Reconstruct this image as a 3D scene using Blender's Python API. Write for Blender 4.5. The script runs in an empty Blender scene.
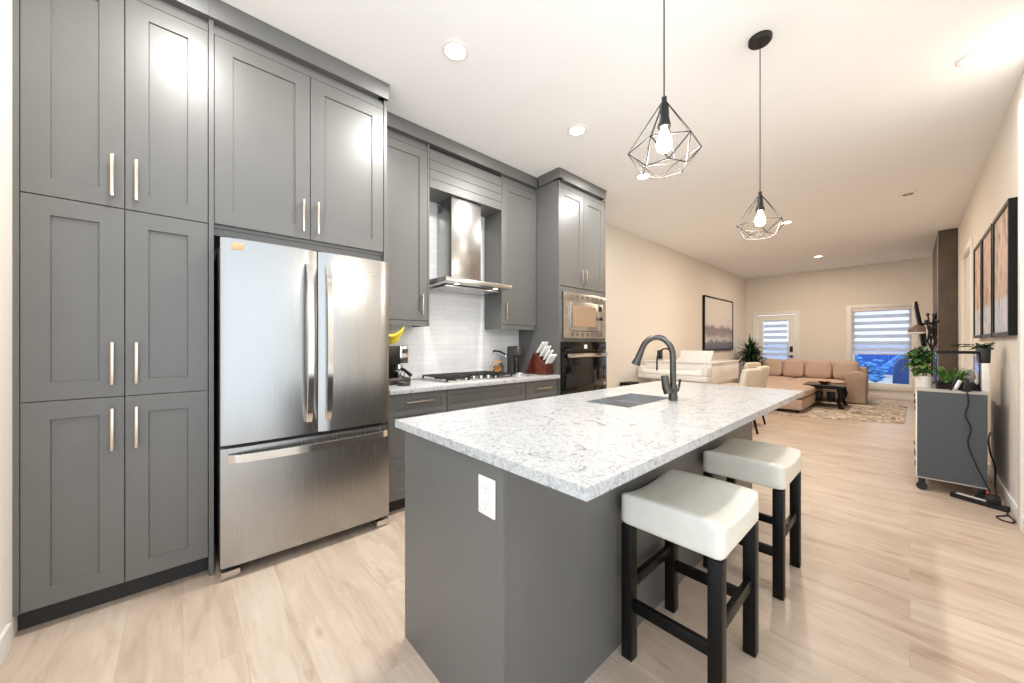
import bpy, bmesh, math, random
from mathutils import Vector, Matrix
PI = math.pi
random.seed(7)
SC = bpy.context.scene
COL = SC.collection

# ------------------------------------------------------------------ camera
cam_d = bpy.data.cameras.new('camera'); cam = bpy.data.objects.new('camera', cam_d); COL.objects.link(cam)
cam.location = (0, 0, 1.26); cam.rotation_euler = (PI/2, 0, math.radians(47.695))
cam_d.sensor_width = 36.0; cam_d.lens = 362.04*36/1024
cam_d.shift_y = 2.25/1024; cam_d.clip_start = 0.02; cam_d.clip_end = 200
SC.camera = cam

# ------------------------------------------------------------------ world, exposure
w = bpy.data.worlds.new('world'); SC.world = w; w.use_nodes = True
wn = w.node_tree.nodes; wn['Background'].inputs[0].default_value = (0.80, 0.90, 1.0, 1); wn['Background'].inputs[1].default_value = 2.1
SC.view_settings.view_transform = 'Standard'; SC.view_settings.look = 'None'
SC.view_settings.exposure = 0.16; SC.view_settings.gamma = 1.0; SC.view_settings.use_curve_mapping = False
DOWNLIGHT_W = 26.0
PENDANT_W = 15.0

CEIL = 3.12; XL = -3.16; XR = 0.52; YB = 11.95; YN = -0.5345

# ------------------------------------------------------------------ materials
def lin(c):
    return tuple(((v/255)/12.92 if v/255 <= .04045 else ((v/255+.055)/1.055)**2.4) for v in c) + (1,)
class NT:
    def __init__(s, name):
        s.m = bpy.data.materials.new(name); s.m.use_nodes = True
        s.t = s.m.node_tree; s.b = s.t.nodes['Principled BSDF']; s.out = s.t.nodes['Material Output']
    def n(s, ty, **kw):
        nd = s.t.nodes.new(ty)
        for k, v in kw.items():
            if k.startswith('i_'):
                key = k[2:].replace('_', ' ')
                nd.inputs[key].default_value = v
            else: setattr(nd, k, v)
        return nd
    def l(s, a, b): s.t.links.new(a, b)
    def coords(s, scale=(1,1,1), kind='Object'):
        tc = s.n('ShaderNodeNewGeometry'); mp = s.n('ShaderNodeMapping'); mp.inputs['Scale'].default_value = scale
        s.l(tc.outputs['Position'], mp.inputs[0]); return mp.outputs[0]
    def ramp(s, fac, stops):
        r = s.n('ShaderNodeValToRGB'); e = r.color_ramp.elements
        e[0].position, e[0].color = stops[0][0], stops[0][1]
        e[1].position, e[1].color = stops[-1][0], stops[-1][1]
        for p, c in stops[1:-1]:
            x = e.new(p); x.color = c
        s.l(fac, r.inputs[0]); return r.outputs[0]
    def mix(s, fac, a, b, bt='MIX'):
        m = s.n('ShaderNodeMix', data_type='RGBA', blend_type=bt)
        for sock, v in ((m.inputs[0], fac), (m.inputs[6], a), (m.inputs[7], b)):
            if hasattr(v, 'links'): s.l(v, sock)
            else: sock.default_value = v
        return m.outputs[2]
    def bump(s, h, strength=.2, dist=.01):
        b = s.n('ShaderNodeBump'); b.inputs['Strength'].default_value = strength; b.inputs['Distance'].default_value = dist
        s.l(h, b.inputs['Height']); s.l(b.outputs[0], s.b.inputs['Normal'])
def P(name, rgb, rough=.5, metal=0, spec=.5, noise=0, nscale=40, bump=0, coat=0):
    t = NT(name); b = t.b
    b.inputs['Base Color'].default_value = lin(rgb); b.inputs['Roughness'].default_value = rough
    b.inputs['Metallic'].default_value = metal; b.inputs['Specular IOR Level'].default_value = spec
    b.inputs['Coat Weight'].default_value = coat
    n = t.n('ShaderNodeTexNoise'); n.inputs['Scale'].default_value = nscale; n.inputs['Detail'].default_value = 4
    t.l(t.coords(), n.inputs['Vector'])
    a = lin(rgb); k = noise or .03
    c = t.ramp(n.outputs[0], [(.3, tuple(v*(1-k) for v in a[:3])+(1,)), (.7, tuple(min(1, v*(1+k)) for v in a[:3])+(1,))])
    t.l(c, b.inputs['Base Color'])
    if bump: t.bump(n.outputs[0], bump, .004)
    return t.m
def emit(name, rgb, s):
    t = NT(name); t.b.inputs['Base Color'].default_value = lin(rgb)
    t.b.inputs['Emission Color'].default_value = lin(rgb); t.b.inputs['Emission Strength'].default_value = s
    return t.m

M = {}
M['wall'] = P('wall_paint', (236, 229, 219), .75, noise=.01, nscale=3)
M['ceiling'] = P('ceiling_paint', (249, 249, 249), .85, noise=.01, nscale=3)
M['white'] = P('white_trim_paint', (243, 240, 235), .4, noise=.01)
M['cab'] = P('grey_cabinet_paint', (99, 98, 95), .41, spec=.85, noise=.03, nscale=5)
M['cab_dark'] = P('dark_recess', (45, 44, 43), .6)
M['pull'] = P('brushed_champagne_metal', (214, 200, 184), .28, metal=1)
M['black'] = P('black_plastic', (22, 22, 23), .35)
M['blackwood'] = P('black_lacquered_wood', (13, 11, 10), .38, spec=.25, noise=.1)
M['rubber'] = P('dark_rubber', (40, 40, 42), .6)
M['darkmetal'] = P('gunmetal', (98, 95, 92), .36, metal=1)
M['cage'] = P('dark_bronze_wire', (28, 25, 22), .5)
M['chrome'] = P('polished_steel', (225, 222, 218), .12, metal=1)
M['leather'] = P('cream_leather', (234, 231, 219), .42, noise=.03, nscale=25, bump=.05)
M['sofa'] = P('tan_chenille', (190, 165, 149), .9, noise=.08, nscale=60, bump=.25)
M['sofa_light'] = P('tan_chenille_seat', (197, 173, 156), .9, noise=.08, nscale=60, bump=.25)
M['chairfab'] = P('cream_linen', (222, 212, 196), .85, noise=.05, nscale=80, bump=.2)
M['piano'] = P('white_lacquer', (238, 233, 226), .15)
M['fridge_side'] = P('grey_fridge_side', (120, 120, 121), .45)
M['edgegrey'] = P('pale_grey_edging', (178, 172, 166), .4)
M['ventgrey'] = P('vent_grey', (128, 118, 108), .4, metal=.5)
M['tvblack'] = P('matte_black_screen', (12, 12, 13), .6, spec=.2)
M['brown'] = P('brown_lamp_shade', (112, 88, 72), .5)
M['tan'] = P('tan_print', (206, 168, 124), .6, noise=.3, nscale=120)
M['slate'] = P('slate_laminate', (76, 80, 86), .5, noise=.03)
M['green'] = P('leaf_green', (62, 104, 50), .45, noise=.35, nscale=18)
M['green_light'] = P('leaf_light_green', (106, 146, 72), .45, noise=.4, nscale=20)
M['dgreen'] = P('leaf_dark_green', (28, 62, 28), .45, noise=.4, nscale=20)
M['soil'] = P('potting_soil', (50, 38, 28), .95, noise=.4, nscale=90)
M['ceramic'] = P('white_ceramic', (240, 234, 226), .25)
M['yellow'] = P('banana_yellow', (238, 214, 60), .45, noise=.1, nscale=15)
M['gold'] = P('golden_snack', (214, 150, 62), .5, noise=.5, nscale=45)
M['cherry'] = P('cherry_wood', (84, 34, 19), .3, noise=.5, nscale=14)
M['knife'] = P('white_knife_handle', (232, 230, 226), .3)
M['tile_dark'] = None
M['bulb'] = emit('lit_bulb', (255, 238, 214), 22)
M['lamp_on'] = emit('lit_diffuser', (255, 240, 220), 14)
M['hoodlamp'] = emit('lit_hood_lamp', (255, 246, 232), 5)

def mk_floor():
    t = NT('oak_plank_floor')
    v = t.coords()
    br = t.n('ShaderNodeTexBrick', offset=.37, offset_frequency=2)
    br.inputs['Color1'].default_value = (0, 0, 0, 1); br.inputs['Color2'].default_value = (1, 1, 1, 1); br.inputs['Mortar'].default_value = (.5, .5, .5, 1)
    br.inputs['Scale'].default_value = 1; br.inputs['Mortar Size'].default_value = .0011; br.inputs['Mortar Smooth'].default_value = .2
    br.inputs['Brick Width'].default_value = 1.35; br.inputs['Row Height'].default_value = .19
    t.l(v, br.inputs['Vector'])
    sep = t.n('ShaderNodeSeparateColor'); t.l(br.outputs['Color'], sep.inputs[0])
    # per-plank offset of the grain
    mul = t.n('ShaderNodeVectorMath', operation='MULTIPLY'); t.l(br.outputs['Color'], mul.inputs[0]); mul.inputs[1].default_value = (7, 13, 5)
    add = t.n('ShaderNodeVectorMath', operation='ADD'); t.l(v, add.inputs[0]); t.l(mul.outputs[0], add.inputs[1])
    mp = t.n('ShaderNodeMapping'); mp.inputs['Scale'].default_value = (.9, 4.5, 1); t.l(add.outputs[0], mp.inputs[0])
    g = t.n('ShaderNodeTexNoise'); g.inputs['Scale'].default_value = 2.2; g.inputs['Detail'].default_value = 6; g.inputs['Roughness'].default_value = .6; g.inputs['Distortion'].default_value = .7
    t.l(mp.outputs[0], g.inputs['Vector'])
    mp2 = t.n('ShaderNodeMapping'); mp2.inputs['Scale'].default_value = (2, 36, 1); t.l(add.outputs[0], mp2.inputs[0])
    g2 = t.n('ShaderNodeTexNoise'); g2.inputs['Scale'].default_value = 2; g2.inputs['Detail'].default_value = 3; t.l(mp2.outputs[0], g2.inputs['Vector'])
    base = t.ramp(g.outputs[0], [(.28, lin((150, 126, 106))), (.4, lin((184, 162, 142))), (.55, lin((202, 183, 165))), (.75, lin((213, 197, 181)))])
    tint = t.mix(.35, base, t.ramp(sep.outputs[0], [(0, lin((188, 166, 146))), (1, lin((214, 199, 183)))]))
    fine = t.mix(.06, tint, t.ramp(g2.outputs[0], [(.35, lin((160, 138, 116))), (.65, lin((232, 222, 210)))]))
    kn = t.n('ShaderNodeTexNoise'); kn.inputs['Scale'].default_value = 5; kn.inputs['Detail'].default_value = 2
    mp3 = t.n('ShaderNodeMapping'); mp3.inputs['Scale'].default_value = (.8, 2.4, 1); t.l(add.outputs[0], mp3.inputs[0]); t.l(mp3.outputs[0], kn.inputs['Vector'])
    fine = t.mix(t.ramp(kn.outputs[0], [(.64, (0, 0, 0, 1)), (.78, (.55, .55, .55, 1))]), fine, lin((158, 132, 108)))
    fade = t.n('ShaderNodeMath', operation='MULTIPLY'); t.l(br.outputs['Fac'], fade.inputs[0]); fade.inputs[1].default_value = .7
    seam = t.mix(fade.outputs[0], fine, lin((168, 146, 126)))
    t.l(seam, t.b.inputs['Base Color'])
    t.b.inputs['Roughness'].default_value = .38; t.b.inputs['Specular IOR Level'].default_value = .45
    t.bump(g2.outputs[0], .05, .002)
    return t.m
M['floor'] = mk_floor()

def mk_quartz():
    t = NT('white_quartz'); v = t.coords()
    n0 = t.n('ShaderNodeTexNoise'); n0.inputs['Scale'].default_value = 5; n0.inputs['Detail'].default_value = 4; t.l(v, n0.inputs['Vector'])
    sc = t.n('ShaderNodeVectorMath', operation='MULTIPLY_ADD'); t.l(n0.outputs['Color'], sc.inputs[0]); sc.inputs[1].default_value = (.42, .42, .42); t.l(v, sc.inputs[2])
    n1 = t.n('ShaderNodeTexNoise'); n1.inputs['Scale'].default_value = 20; n1.inputs['Detail'].default_value = 7; n1.inputs['Roughness'].default_value = .66; n1.inputs['Distortion'].default_value = 1.6
    t.l(sc.outputs[0], n1.inputs['Vector'])
    n2 = t.n('ShaderNodeTexNoise'); n2.inputs['Scale'].default_value = 60; n2.inputs['Detail'].default_value = 5; n2.inputs['Distortion'].default_value = 2.2; t.l(sc.outputs[0], n2.inputs['Vector'])
    c = t.ramp(n1.outputs[0], [(.28, lin((118, 119, 122))), (.38, lin((164, 165, 167))), (.47, lin((193, 193, 192))), (.55, lin((205, 205, 203))), (.63, lin((168, 169, 171))), (.70, lin((200, 200, 198)))])
    c2 = t.ramp(n2.outputs[0], [(.36, lin((186, 187, 189))), (.54, lin((255, 255, 255)))])
    t.l(t.mix(.42, c, c2, 'MULTIPLY'), t.b.inputs['Base Color'])
    t.b.inputs['Roughness'].default_value = .16
    return t.m
M['quartz'] = mk_quartz()

def mk_steel(name, rgb, rough, axis):
    t = NT(name); b = t.b
    b.inputs['Metallic'].default_value = 1; b.inputs['Base Color'].default_value = lin(rgb)
    s = [40, 40, 40]; s[axis] = .4
    n = t.n('ShaderNodeTexNoise'); n.inputs['Scale'].default_value = 6; n.inputs['Detail'].default_value = 3; t.l(t.coords(tuple(s)), n.inputs['Vector'])
    r = t.n('ShaderNodeMapRange'); r.inputs['To Min'].default_value = rough-.008; r.inputs['To Max'].default_value = rough+.01
    t.l(n.outputs[0], r.inputs[0]); t.l(r.outputs[0], b.inputs['Roughness'])
    return t.m
M['steel'] = mk_steel('brushed_stainless', (205, 203, 199), .27, 1)
M['steel_v'] = mk_steel('brushed_stainless_upright', (178, 177, 174), .27, 2)
M['sinksteel'] = mk_steel('sink_stainless', (198, 199, 200), .34, 1)

def mk_tile():
    t = NT('white_stacked_tile')
    tc = t.n('ShaderNodeNewGeometry'); sx = t.n('ShaderNodeSeparateXYZ'); t.l(tc.outputs['Position'], sx.inputs[0])
    cx = t.n('ShaderNodeCombineXYZ'); t.l(sx.outputs[1], cx.inputs[0]); t.l(sx.outputs[2], cx.inputs[1])
    br = t.n('ShaderNodeTexBrick', offset=.5)
    br.inputs['Color1'].default_value = lin((240, 240, 240)); br.inputs['Color2'].default_value = lin((232, 233, 234)); br.inputs['Mortar'].default_value = lin((216, 217, 218))
    br.inputs['Scale'].default_value = 1; br.inputs['Mortar Size'].default_value = .0015; br.inputs['Brick Width'].default_value = .30; br.inputs['Row Height'].default_value = .05
    t.l(cx.outputs[0], br.inputs['Vector']); t.l(br.outputs['Color'], t.b.inputs['Base Color'])
    n = t.n('ShaderNodeTexNoise'); n.inputs['Scale'].default_value = 9; t.l(cx.outputs[0], n.inputs['Vector'])
    t.b.inputs['Roughness'].default_value = .12; t.bump(n.outputs[0], .12, .01)
    return t.m
M['tile'] = mk_tile()

def mk_darktile():
    t = NT('dark_stone_tile'); tc = t.n('ShaderNodeNewGeometry'); sx = t.n('ShaderNodeSeparateXYZ'); t.l(tc.outputs['Position'], sx.inputs[0])
    ad = t.n('ShaderNodeMath', operation='ADD'); t.l(sx.outputs[0], ad.inputs[0]); t.l(sx.outputs[1], ad.inputs[1])
    cx = t.n('ShaderNodeCombineXYZ'); t.l(ad.outputs[0], cx.inputs[0]); t.l(sx.outputs[2], cx.inputs[1])
    br = t.n('ShaderNodeTexBrick', offset=0)
    br.inputs['Color1'].default_value = lin((92, 76, 60)); br.inputs['Color2'].default_value = lin((80, 66, 52)); br.inputs['Mortar'].default_value = lin((62, 52, 42))
    br.inputs['Scale'].default_value = 1; br.inputs['Mortar Size'].default_value = .004; br.inputs['Brick Width'].default_value = .6; br.inputs['Row Height'].default_value = .6
    t.l(cx.outputs[0], br.inputs['Vector'])
    n = t.n('ShaderNodeTexNoise'); n.inputs['Scale'].default_value = 4; n.inputs['Detail'].default_value = 6; t.l(tc.outputs['Position'], n.inputs['Vector'])
    t.l(t.mix(.4, br.outputs['Color'], t.ramp(n.outputs[0], [(.3, lin((50, 40, 30))), (.7, lin((112, 94, 76)))])), t.b.inputs['Base Color'])
    t.b.inputs['Roughness'].default_value = .4
    return t.m
M['tile_dark'] = mk_darktile()

def mk_blind():
    t = NT('zebra_blind_fabric'); tc = t.n('ShaderNodeNewGeometry'); sx = t.n('ShaderNodeSeparateXYZ'); t.l(tc.outputs['Position'], sx.inputs[0])
    m = t.n('ShaderNodeMath', operation='MULTIPLY'); t.l(sx.outputs[2], m.inputs[0]); m.inputs[1].default_value = 1/.155
    f = t.n('ShaderNodeMath', operation='FRACT'); t.l(m.outputs[0], f.inputs[0])
    g = t.n('ShaderNodeMath', operation='GREATER_THAN'); t.l(f.outputs[0], g.inputs[0]); g.inputs[1].default_value = .52
    tr = t.n('ShaderNodeBsdfTransparent'); tl = t.n('ShaderNodeBsdfTranslucent'); tl.inputs[0].default_value = lin((226, 230, 238))
    df = t.n('ShaderNodeBsdfDiffuse'); df.inputs[0].default_value = lin((220, 221, 226))
    op = t.n('ShaderNodeMixShader'); op.inputs[0].default_value = .62; t.l(df.outputs[0], op.inputs[1]); t.l(tl.outputs[0], op.inputs[2])
    sh = t.n('ShaderNodeMixShader'); sh.inputs[0].default_value = .5; t.l(tl.outputs[0], sh.inputs[1]); t.l(tr.outputs[0], sh.inputs[2])
    mx = t.n('ShaderNodeMixShader'); t.l(g.outputs[0], mx.inputs[0]); t.l(op.outputs[0], mx.inputs[1]); t.l(sh.outputs[0], mx.inputs[2])
    t.l(mx.outputs[0], t.out.inputs[0]); return t.m
M['blind'] = mk_blind()

def mk_glass(name, rgb=(255, 255, 255), ior=1.1, rough=0.0):
    t = NT(name); b = t.b; b.inputs['Base Color'].default_value = lin(rgb); b.inputs['Transmission Weight'].default_value = 1
    b.inputs['Roughness'].default_value = rough; b.inputs['IOR'].default_value = ior
    return t.m
M['glass'] = mk_glass('clear_glass', ior=1.05)
M['dark_glass'] = P('black_oven_glass', (16, 15, 15), .06)
M['mwglass'] = P('microwave_window_reflection_tint', (186, 162, 138), .12, metal=.6)  # light tan stands in for the bright reflection in the window

def mk_mist():
    t = NT('misty_lake_print'); tc = t.n('ShaderNodeNewGeometry'); sx = t.n('ShaderNodeSeparateXYZ'); t.l(tc.outputs['Position'], sx.inputs[0])
    n = t.n('ShaderNodeTexNoise'); n.inputs['Scale'].default_value = 3.2; n.inputs['Detail'].default_value = 6
    mp = t.coords((1, 1, 2.2)); t.l(mp, n.inputs['Vector'])
    n2 = t.n('ShaderNodeTexNoise'); n2.inputs['Scale'].default_value = 9; n2.inputs['Detail'].default_value = 4; t.l(t.coords((1, 1, .25)), n2.inputs['Vector'])
    mr = t.n('ShaderNodeMapRange'); t.l(sx.outputs[2], mr.inputs[0]); mr.inputs['From Min'].default_value = 1.13; mr.inputs['From Max'].default_value = 2.32
    a = t.n('ShaderNodeMath', operation='MULTIPLY_ADD'); t.l(n.outputs[0], a.inputs[0]); a.inputs[1].default_value = .22; t.l(mr.outputs[0], a.inputs[2])
    b = t.n('ShaderNodeMath', operation='MULTIPLY_ADD'); t.l(n2.outputs[0], b.inputs[0]); b.inputs[1].default_value = .16; t.l(a.outputs[0], b.inputs[2])
    c = t.ramp(b.outputs[0], [(.22, lin((104, 110, 128))), (.33, lin((122, 124, 140))), (.38, lin((212, 206, 208))), (.48, lin((164, 150, 154))), (.60, lin((146, 132, 136))), (.68, lin((226, 218, 214))), (1, lin((230, 224, 216)))])
    t.l(c, t.b.inputs['Base Color']); t.b.inputs['Roughness'].default_value = .6; return t.m
M['mist'] = mk_mist()
def mk_birch():
    t = NT('birch_triptych_print'); tc = t.n('ShaderNodeNewGeometry'); sx = t.n('ShaderNodeSeparateXYZ'); t.l(tc.outputs['Position'], sx.inputs[0])
    n = t.n('ShaderNodeTexNoise'); n.inputs['Scale'].default_value = 7; n.inputs['Detail'].default_value = 7; n.inputs['Distortion'].default_value = 1.2; t.l(t.coords((1, 2.2, .7)), n.inputs['Vector'])
    top = t.ramp(n.outputs[0], [(.32, lin((124, 100, 90))), (.46, lin((196, 168, 154))), (.6, lin((220, 194, 178)))])
    bot = t.ramp(n.outputs[0], [(.32, lin((150, 150, 158))), (.46, lin((196, 196, 204))), (.6, lin((216, 216, 222)))])
    g = t.n('ShaderNodeMapRange'); t.l(sx.outputs[2], g.inputs[0]); g.inputs['From Min'].default_value = 1.60; g.inputs['From Max'].default_value = 1.64
    t.l(t.mix(g.outputs[0], bot, top), t.b.inputs['Base Color']); t.b.inputs['Roughness'].default_value = .6; return t.m
M['birch'] = mk_birch()
def mk_rug():
    t = NT('patterned_rug_pile'); n = t.n('ShaderNodeTexNoise'); n.inputs['Scale'].default_value = 2.6; n.inputs['Detail'].default_value = 5; n.inputs['Distortion'].default_value = 1.4; t.l(t.coords(), n.inputs['Vector'])
    c = t.ramp(n.outputs[0], [(.3, lin((92, 76, 62))), (.40, lin((164, 144, 124))), (.48, lin((226, 214, 198))), (.54, lin((138, 118, 100))), (.60, lin((230, 218, 204))), (.70, lin((104, 90, 72)))])
    t.l(c, t.b.inputs['Base Color']); t.b.inputs['Roughness'].default_value = .95; t.bump(n.outputs[0], .3, .02); return t.m
M['rug'] = mk_rug()

# ------------------------------------------------------------------ mesh builder
class MB:
    def __init__(s): s.bm = bmesh.new()
    def _add(s, b2, mtx=None):
        if mtx is not None: bmesh.ops.transform(b2, matrix=mtx, verts=b2.verts)
        me = bpy.data.meshes.new('tmp'); b2.to_mesh(me); b2.free(); s.bm.from_mesh(me); bpy.data.meshes.remove(me); return s
    def box(s, x0, x1, y0, y1, z0, z1, bev=0, seg=2, mtx=None):
        b = bmesh.new(); bmesh.ops.create_cube(b, size=1)
        for v in b.verts:
            v.co = Vector(((x0+x1)/2+v.co.x*(x1-x0), (y0+y1)/2+v.co.y*(y1-y0), (z0+z1)/2+v.co.z*(z1-z0)))
        if bev: bmesh.ops.bevel(b, geom=list(b.edges), offset=bev, segments=seg, profile=.5, affect='EDGES')
        return s._add(b, mtx)
    def prism(s, pts, axis, a0, a1, bev=0, seg=2, mtx=None):
        """pts: 2-D outline in the plane normal to axis ('x': (y,z), 'y': (x,z), 'z': (x,y))."""
        b = bmesh.new()
        def co(p, a): return {'x': (a, p[0], p[1]), 'y': (p[0], a, p[1]), 'z': (p[0], p[1], a)}[axis]
        A = [b.verts.new(co(p, a0)) for p in pts]; B = [b.verts.new(co(p, a1)) for p in pts]
        b.faces.new(A); b.faces.new(B[::-1]); n = len(pts)
        for i in range(n): b.faces.new((A[i], B[i], B[(i+1) % n], A[(i+1) % n]))
        bmesh.ops.recalc_face_normals(b, faces=b.faces)
        if bev: bmesh.ops.bevel(b, geom=list(b.edges), offset=bev, segments=seg, profile=.5, affect='EDGES')
        return s._add(b, mtx)
    def tube(s, pts, r, n=10, cap=True):
        pts = [Vector(p) for p in pts]; m = len(pts)
        rs = r if isinstance(r, (list, tuple)) else [r]*m
        b = bmesh.new(); rings = []; up = None
        for i, p in enumerate(pts):
            d = (pts[min(i+1, m-1)]-pts[max(i-1, 0)]).normalized()
            if up is None: up = Vector((0, 0, 1)) if abs(d.z) < .9 else Vector((1, 0, 0))
            u = d.cross(up)
            if u.length < 1e-4: u = d.cross(Vector((0, 1, .1)))
            u.normalize(); v = d.cross(u).normalized(); up = (u.cross(d)).normalized()
            rings.append([b.verts.new(p+(u*math.cos(2*PI*k/n)+v*math.sin(2*PI*k/n))*rs[i]) for k in range(n)])
        for i in range(m-1):
            for k in range(n): b.faces.new((rings[i][k], rings[i][(k+1) % n], rings[i+1][(k+1) % n], rings[i+1][k]))
        if cap: b.faces.new(rings[0][::-1]); b.faces.new(rings[-1])
        bmesh.ops.recalc_face_normals(b, faces=b.faces)
        return s._add(b)
    def cyl(s, p0, p1, r, r2=None, n=20): return s.tube([p0, p1], [r, r if r2 is None else r2], n)
    def lathe(s, prof, c=(0, 0, 0), n=28, mtx=None):
        b = bmesh.new(); rings = []
        for r, z in prof:
            if r < 1e-5: rings.append([b.verts.new((c[0], c[1], c[2]+z))])
            else: rings.append([b.verts.new((c[0]+r*math.cos(2*PI*k/n), c[1]+r*math.sin(2*PI*k/n), c[2]+z)) for k in range(n)])
        for A, B in zip(rings, rings[1:]):
            for k in range(n):
                q = [A[k % len(A)], A[(k+1) % n % len(A)], B[(k+1) % n % len(B)], B[k % len(B)]]
                u = []
                for x in q:
                    if x not in u: u.append(x)
                if len(u) > 2: b.faces.new(u)
        bmesh.ops.recalc_face_normals(b, faces=b.faces)
        return s._add(b, mtx)
    def ball(s, c, r, sx=1, sy=1, sz=1, sub=2, jit=0):
        b = bmesh.new(); bmesh.ops.create_icosphere(b, subdivisions=sub, radius=r)
        for v in b.verts:
            k = 1+random.uniform(-jit, jit); v.co = Vector((c[0]+v.co.x*sx*k, c[1]+v.co.y*sy*k, c[2]+v.co.z*sz*k))
        return s._add(b)
    def pillow(s, x0, x1, y0, y1, z0, z1, r=.06, puff=.03, mtx=None, nseg=8):
        """rounded, slightly puffed cushion block"""
        b = bmesh.new(); bmesh.ops.create_cube(b, size=1)
        bmesh.ops.subdivide_edges(b, edges=list(b.edges), cuts=nseg, use_grid_fill=True)
        c = Vector(((x0+x1)/2, (y0+y1)/2, (z0+z1)/2)); h = Vector(((x1-x0)/2, (y1-y0)/2, (z1-z0)/2)); r = min(r, min(h)*.98)
        for v in b.verts:
            q = Vector((v.co.x*2, v.co.y*2, v.co.z*2)); p = Vector((q.x*h.x, q.y*h.y, q.z*h.z))
            inn = Vector([max(-(h[i]-r), min(h[i]-r, p[i])) for i in range(3)])
            d = p-inn
            if d.length > 1e-6: p = inn+d.normalized()*r
            k = (1-q.x**2)*(1-q.y**2), (1-q.y**2)*(1-q.z**2), (1-q.x**2)*(1-q.z**2)
            if abs(q.z) > .99: p.z += math.copysign(puff*k[0], q.z)
            if abs(q.x) > .99: p.x += math.copysign(puff*k[1], q.x)
            if abs(q.y) > .99: p.y += math.copysign(puff*k[2], q.y)
            v.co = c+p
        return s._add(b, mtx)
    def quadstrip(s, L, R):
        b = bmesh.new(); A = [b.verts.new(p) for p in L]; B = [b.verts.new(p) for p in R]
        for i in range(len(A)-1): b.faces.new((A[i], B[i], B[i+1], A[i+1]))
        return s._add(b)
    def leaf(s, base, d, length, width, droop=.3, n=6, fold=.25):
        d = Vector(d).normalized(); side = d.cross(Vector((0, 0, 1)))
        if side.length < .05: side = Vector((1, 0, 0))
        side.normalize(); p = Vector(base); Lp, Rp, Mp = [], [], []
        for i in range(n+1):
            t = i/n; wd = width*math.sin(PI*min(1, .08+t*.92))**.8*(1-.25*t) if i < n else 0.0005
            nrm = side.cross(d).normalized()
            Mp.append(p.copy()); Lp.append(p+side*wd/2+nrm*wd*fold); Rp.append(p-side*wd/2+nrm*wd*fold)
            p = p+d*(length/n); d = (d+Vector((0, 0, -droop/n))).normalized()
        s.quadstrip(Lp, Mp); s.quadstrip(Mp, Rp); return s
    def build(s, name, m, parent=None, smooth=True, angle=38):
        me = bpy.data.meshes.new(name)
        o = Vector((0, 0, 0)); q = parent
        while q is not None: o += q.location; q = q.parent
        if o.length: bmesh.ops.translate(s.bm, verts=s.bm.verts, vec=-o)
        s.bm.to_mesh(me); s.bm.free()
        if smooth:
            for p in me.polygons: p.use_smooth = True
            me.set_sharp_from_angle(angle=math.radians(angle))
        me.materials.append(m if not isinstance(m, str) else M[m])
        ob = bpy.data.objects.new(name, me); COL.objects.link(ob)
        if parent is not None: ob.parent = parent
        return ob

def tag(o, label, cat, group=None):
    o['label'] = label; o['category'] = cat
    if group: o['group'] = group
    return o
def thing(name, label, cat, loc=(0, 0, 0), group=None):
    o = bpy.data.objects.new(name, None); COL.objects.link(o); o.location = loc; o.empty_display_size = .05
    return tag(o, label, cat, group)
def struct(o): o['kind'] = 'structure'; return o
def dup(root, loc, label, rotz=None):
    r = root.copy(); COL.objects.link(r); r.location = loc; r['label'] = label
    if rotz is not None: r.rotation_euler = (0, 0, rotz)
    for ch in list(root.children):
        c = ch.copy(); COL.objects.link(c); c.parent = r
        for g in list(ch.children):
            d = g.copy(); COL.objects.link(d); d.parent = c
    return r
def holed_slab(mb, x0, x1, y0, y1, z0, z1, hx0, hx1, hy0, hy1):
    b = bmesh.new()
    def ring(z): return [[b.verts.new((x, y, z)) for x, y in ((x0, y0), (x1, y0), (x1, y1), (x0, y1))], [b.verts.new((x, y, z)) for x, y in ((hx0, hy0), (hx1, hy0), (hx1, hy1), (hx0, hy1))]]
    T, B = ring(z1), ring(z0)
    for i in range(4):
        j = (i+1) % 4
        b.faces.new((T[0][i], T[0][j], T[1][j], T[1][i])); b.faces.new((B[0][i], B[1][i], B[1][j], B[0][j]))
        b.faces.new((T[0][i], B[0][i], B[0][j], T[0][j])); b.faces.new((T[1][i], T[1][j], B[1][j], B[1][i]))
    bmesh.ops.recalc_face_normals(b, faces=b.faces)
    return mb._add(b)

# ------------------------------------------------------------------ setting
struct(MB().box(-3.3, 1.6, -1.6, 12.1, -.1, 0).build('floor', 'floor'))
struct(MB().box(-3.3, 6, -6, 12.1, CEIL, CEIL+.1).build('ceiling', 'ceiling'))
struct(MB().box(XL-.15, XL, YN-.15, YB+.15, 0, CEIL).build('wall_left', 'wall'))
struct(MB().box(XL, -1.5, YN-.15, YN, 0, CEIL).build('wall_near', 'wall'))
wb = MB()
for a in ((XL, -2.905, 0, CEIL), (-2.905, -2.03, 2.055, CEIL), (-2.03, -.945, 0, CEIL), (-.945, .035, 0, .30), (-.945, .035, 2.10, CEIL), (.035, 1.0, 0, CEIL)):
    wb.box(a[0], a[1], YB, YB+.15, a[2], a[3])
struct(wb.build('wall_back', 'wall'))
struct(MB().box(XR, XR+.14, 1.35, 7.23, 0, CEIL).box(XR, XR+.14, 7.23, 8.23, 2.48, CEIL).box(XR, XR+.14, 8.23, YB, 0, CEIL).build('wall_right', 'wall'))
struct(MB().box(XR-.014, XR-.0005, 1.35, 7.14, .0005, .105, .003).box(XR-.014, XR-.0005, 8.32, 9.17, .0005, .105, .003).build('baseboard_right', 'white'))
struct(MB().box(XL+.0005, XL+.014, 3.9, YB-.0005, .0005, .105, .003).build('baseboard_left', 'white'))
struct(MB().box(-2.49, -1.5, YN+.0005, YN+.014, .0005, .112, .003).build('baseboard_near', 'white'))
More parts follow.
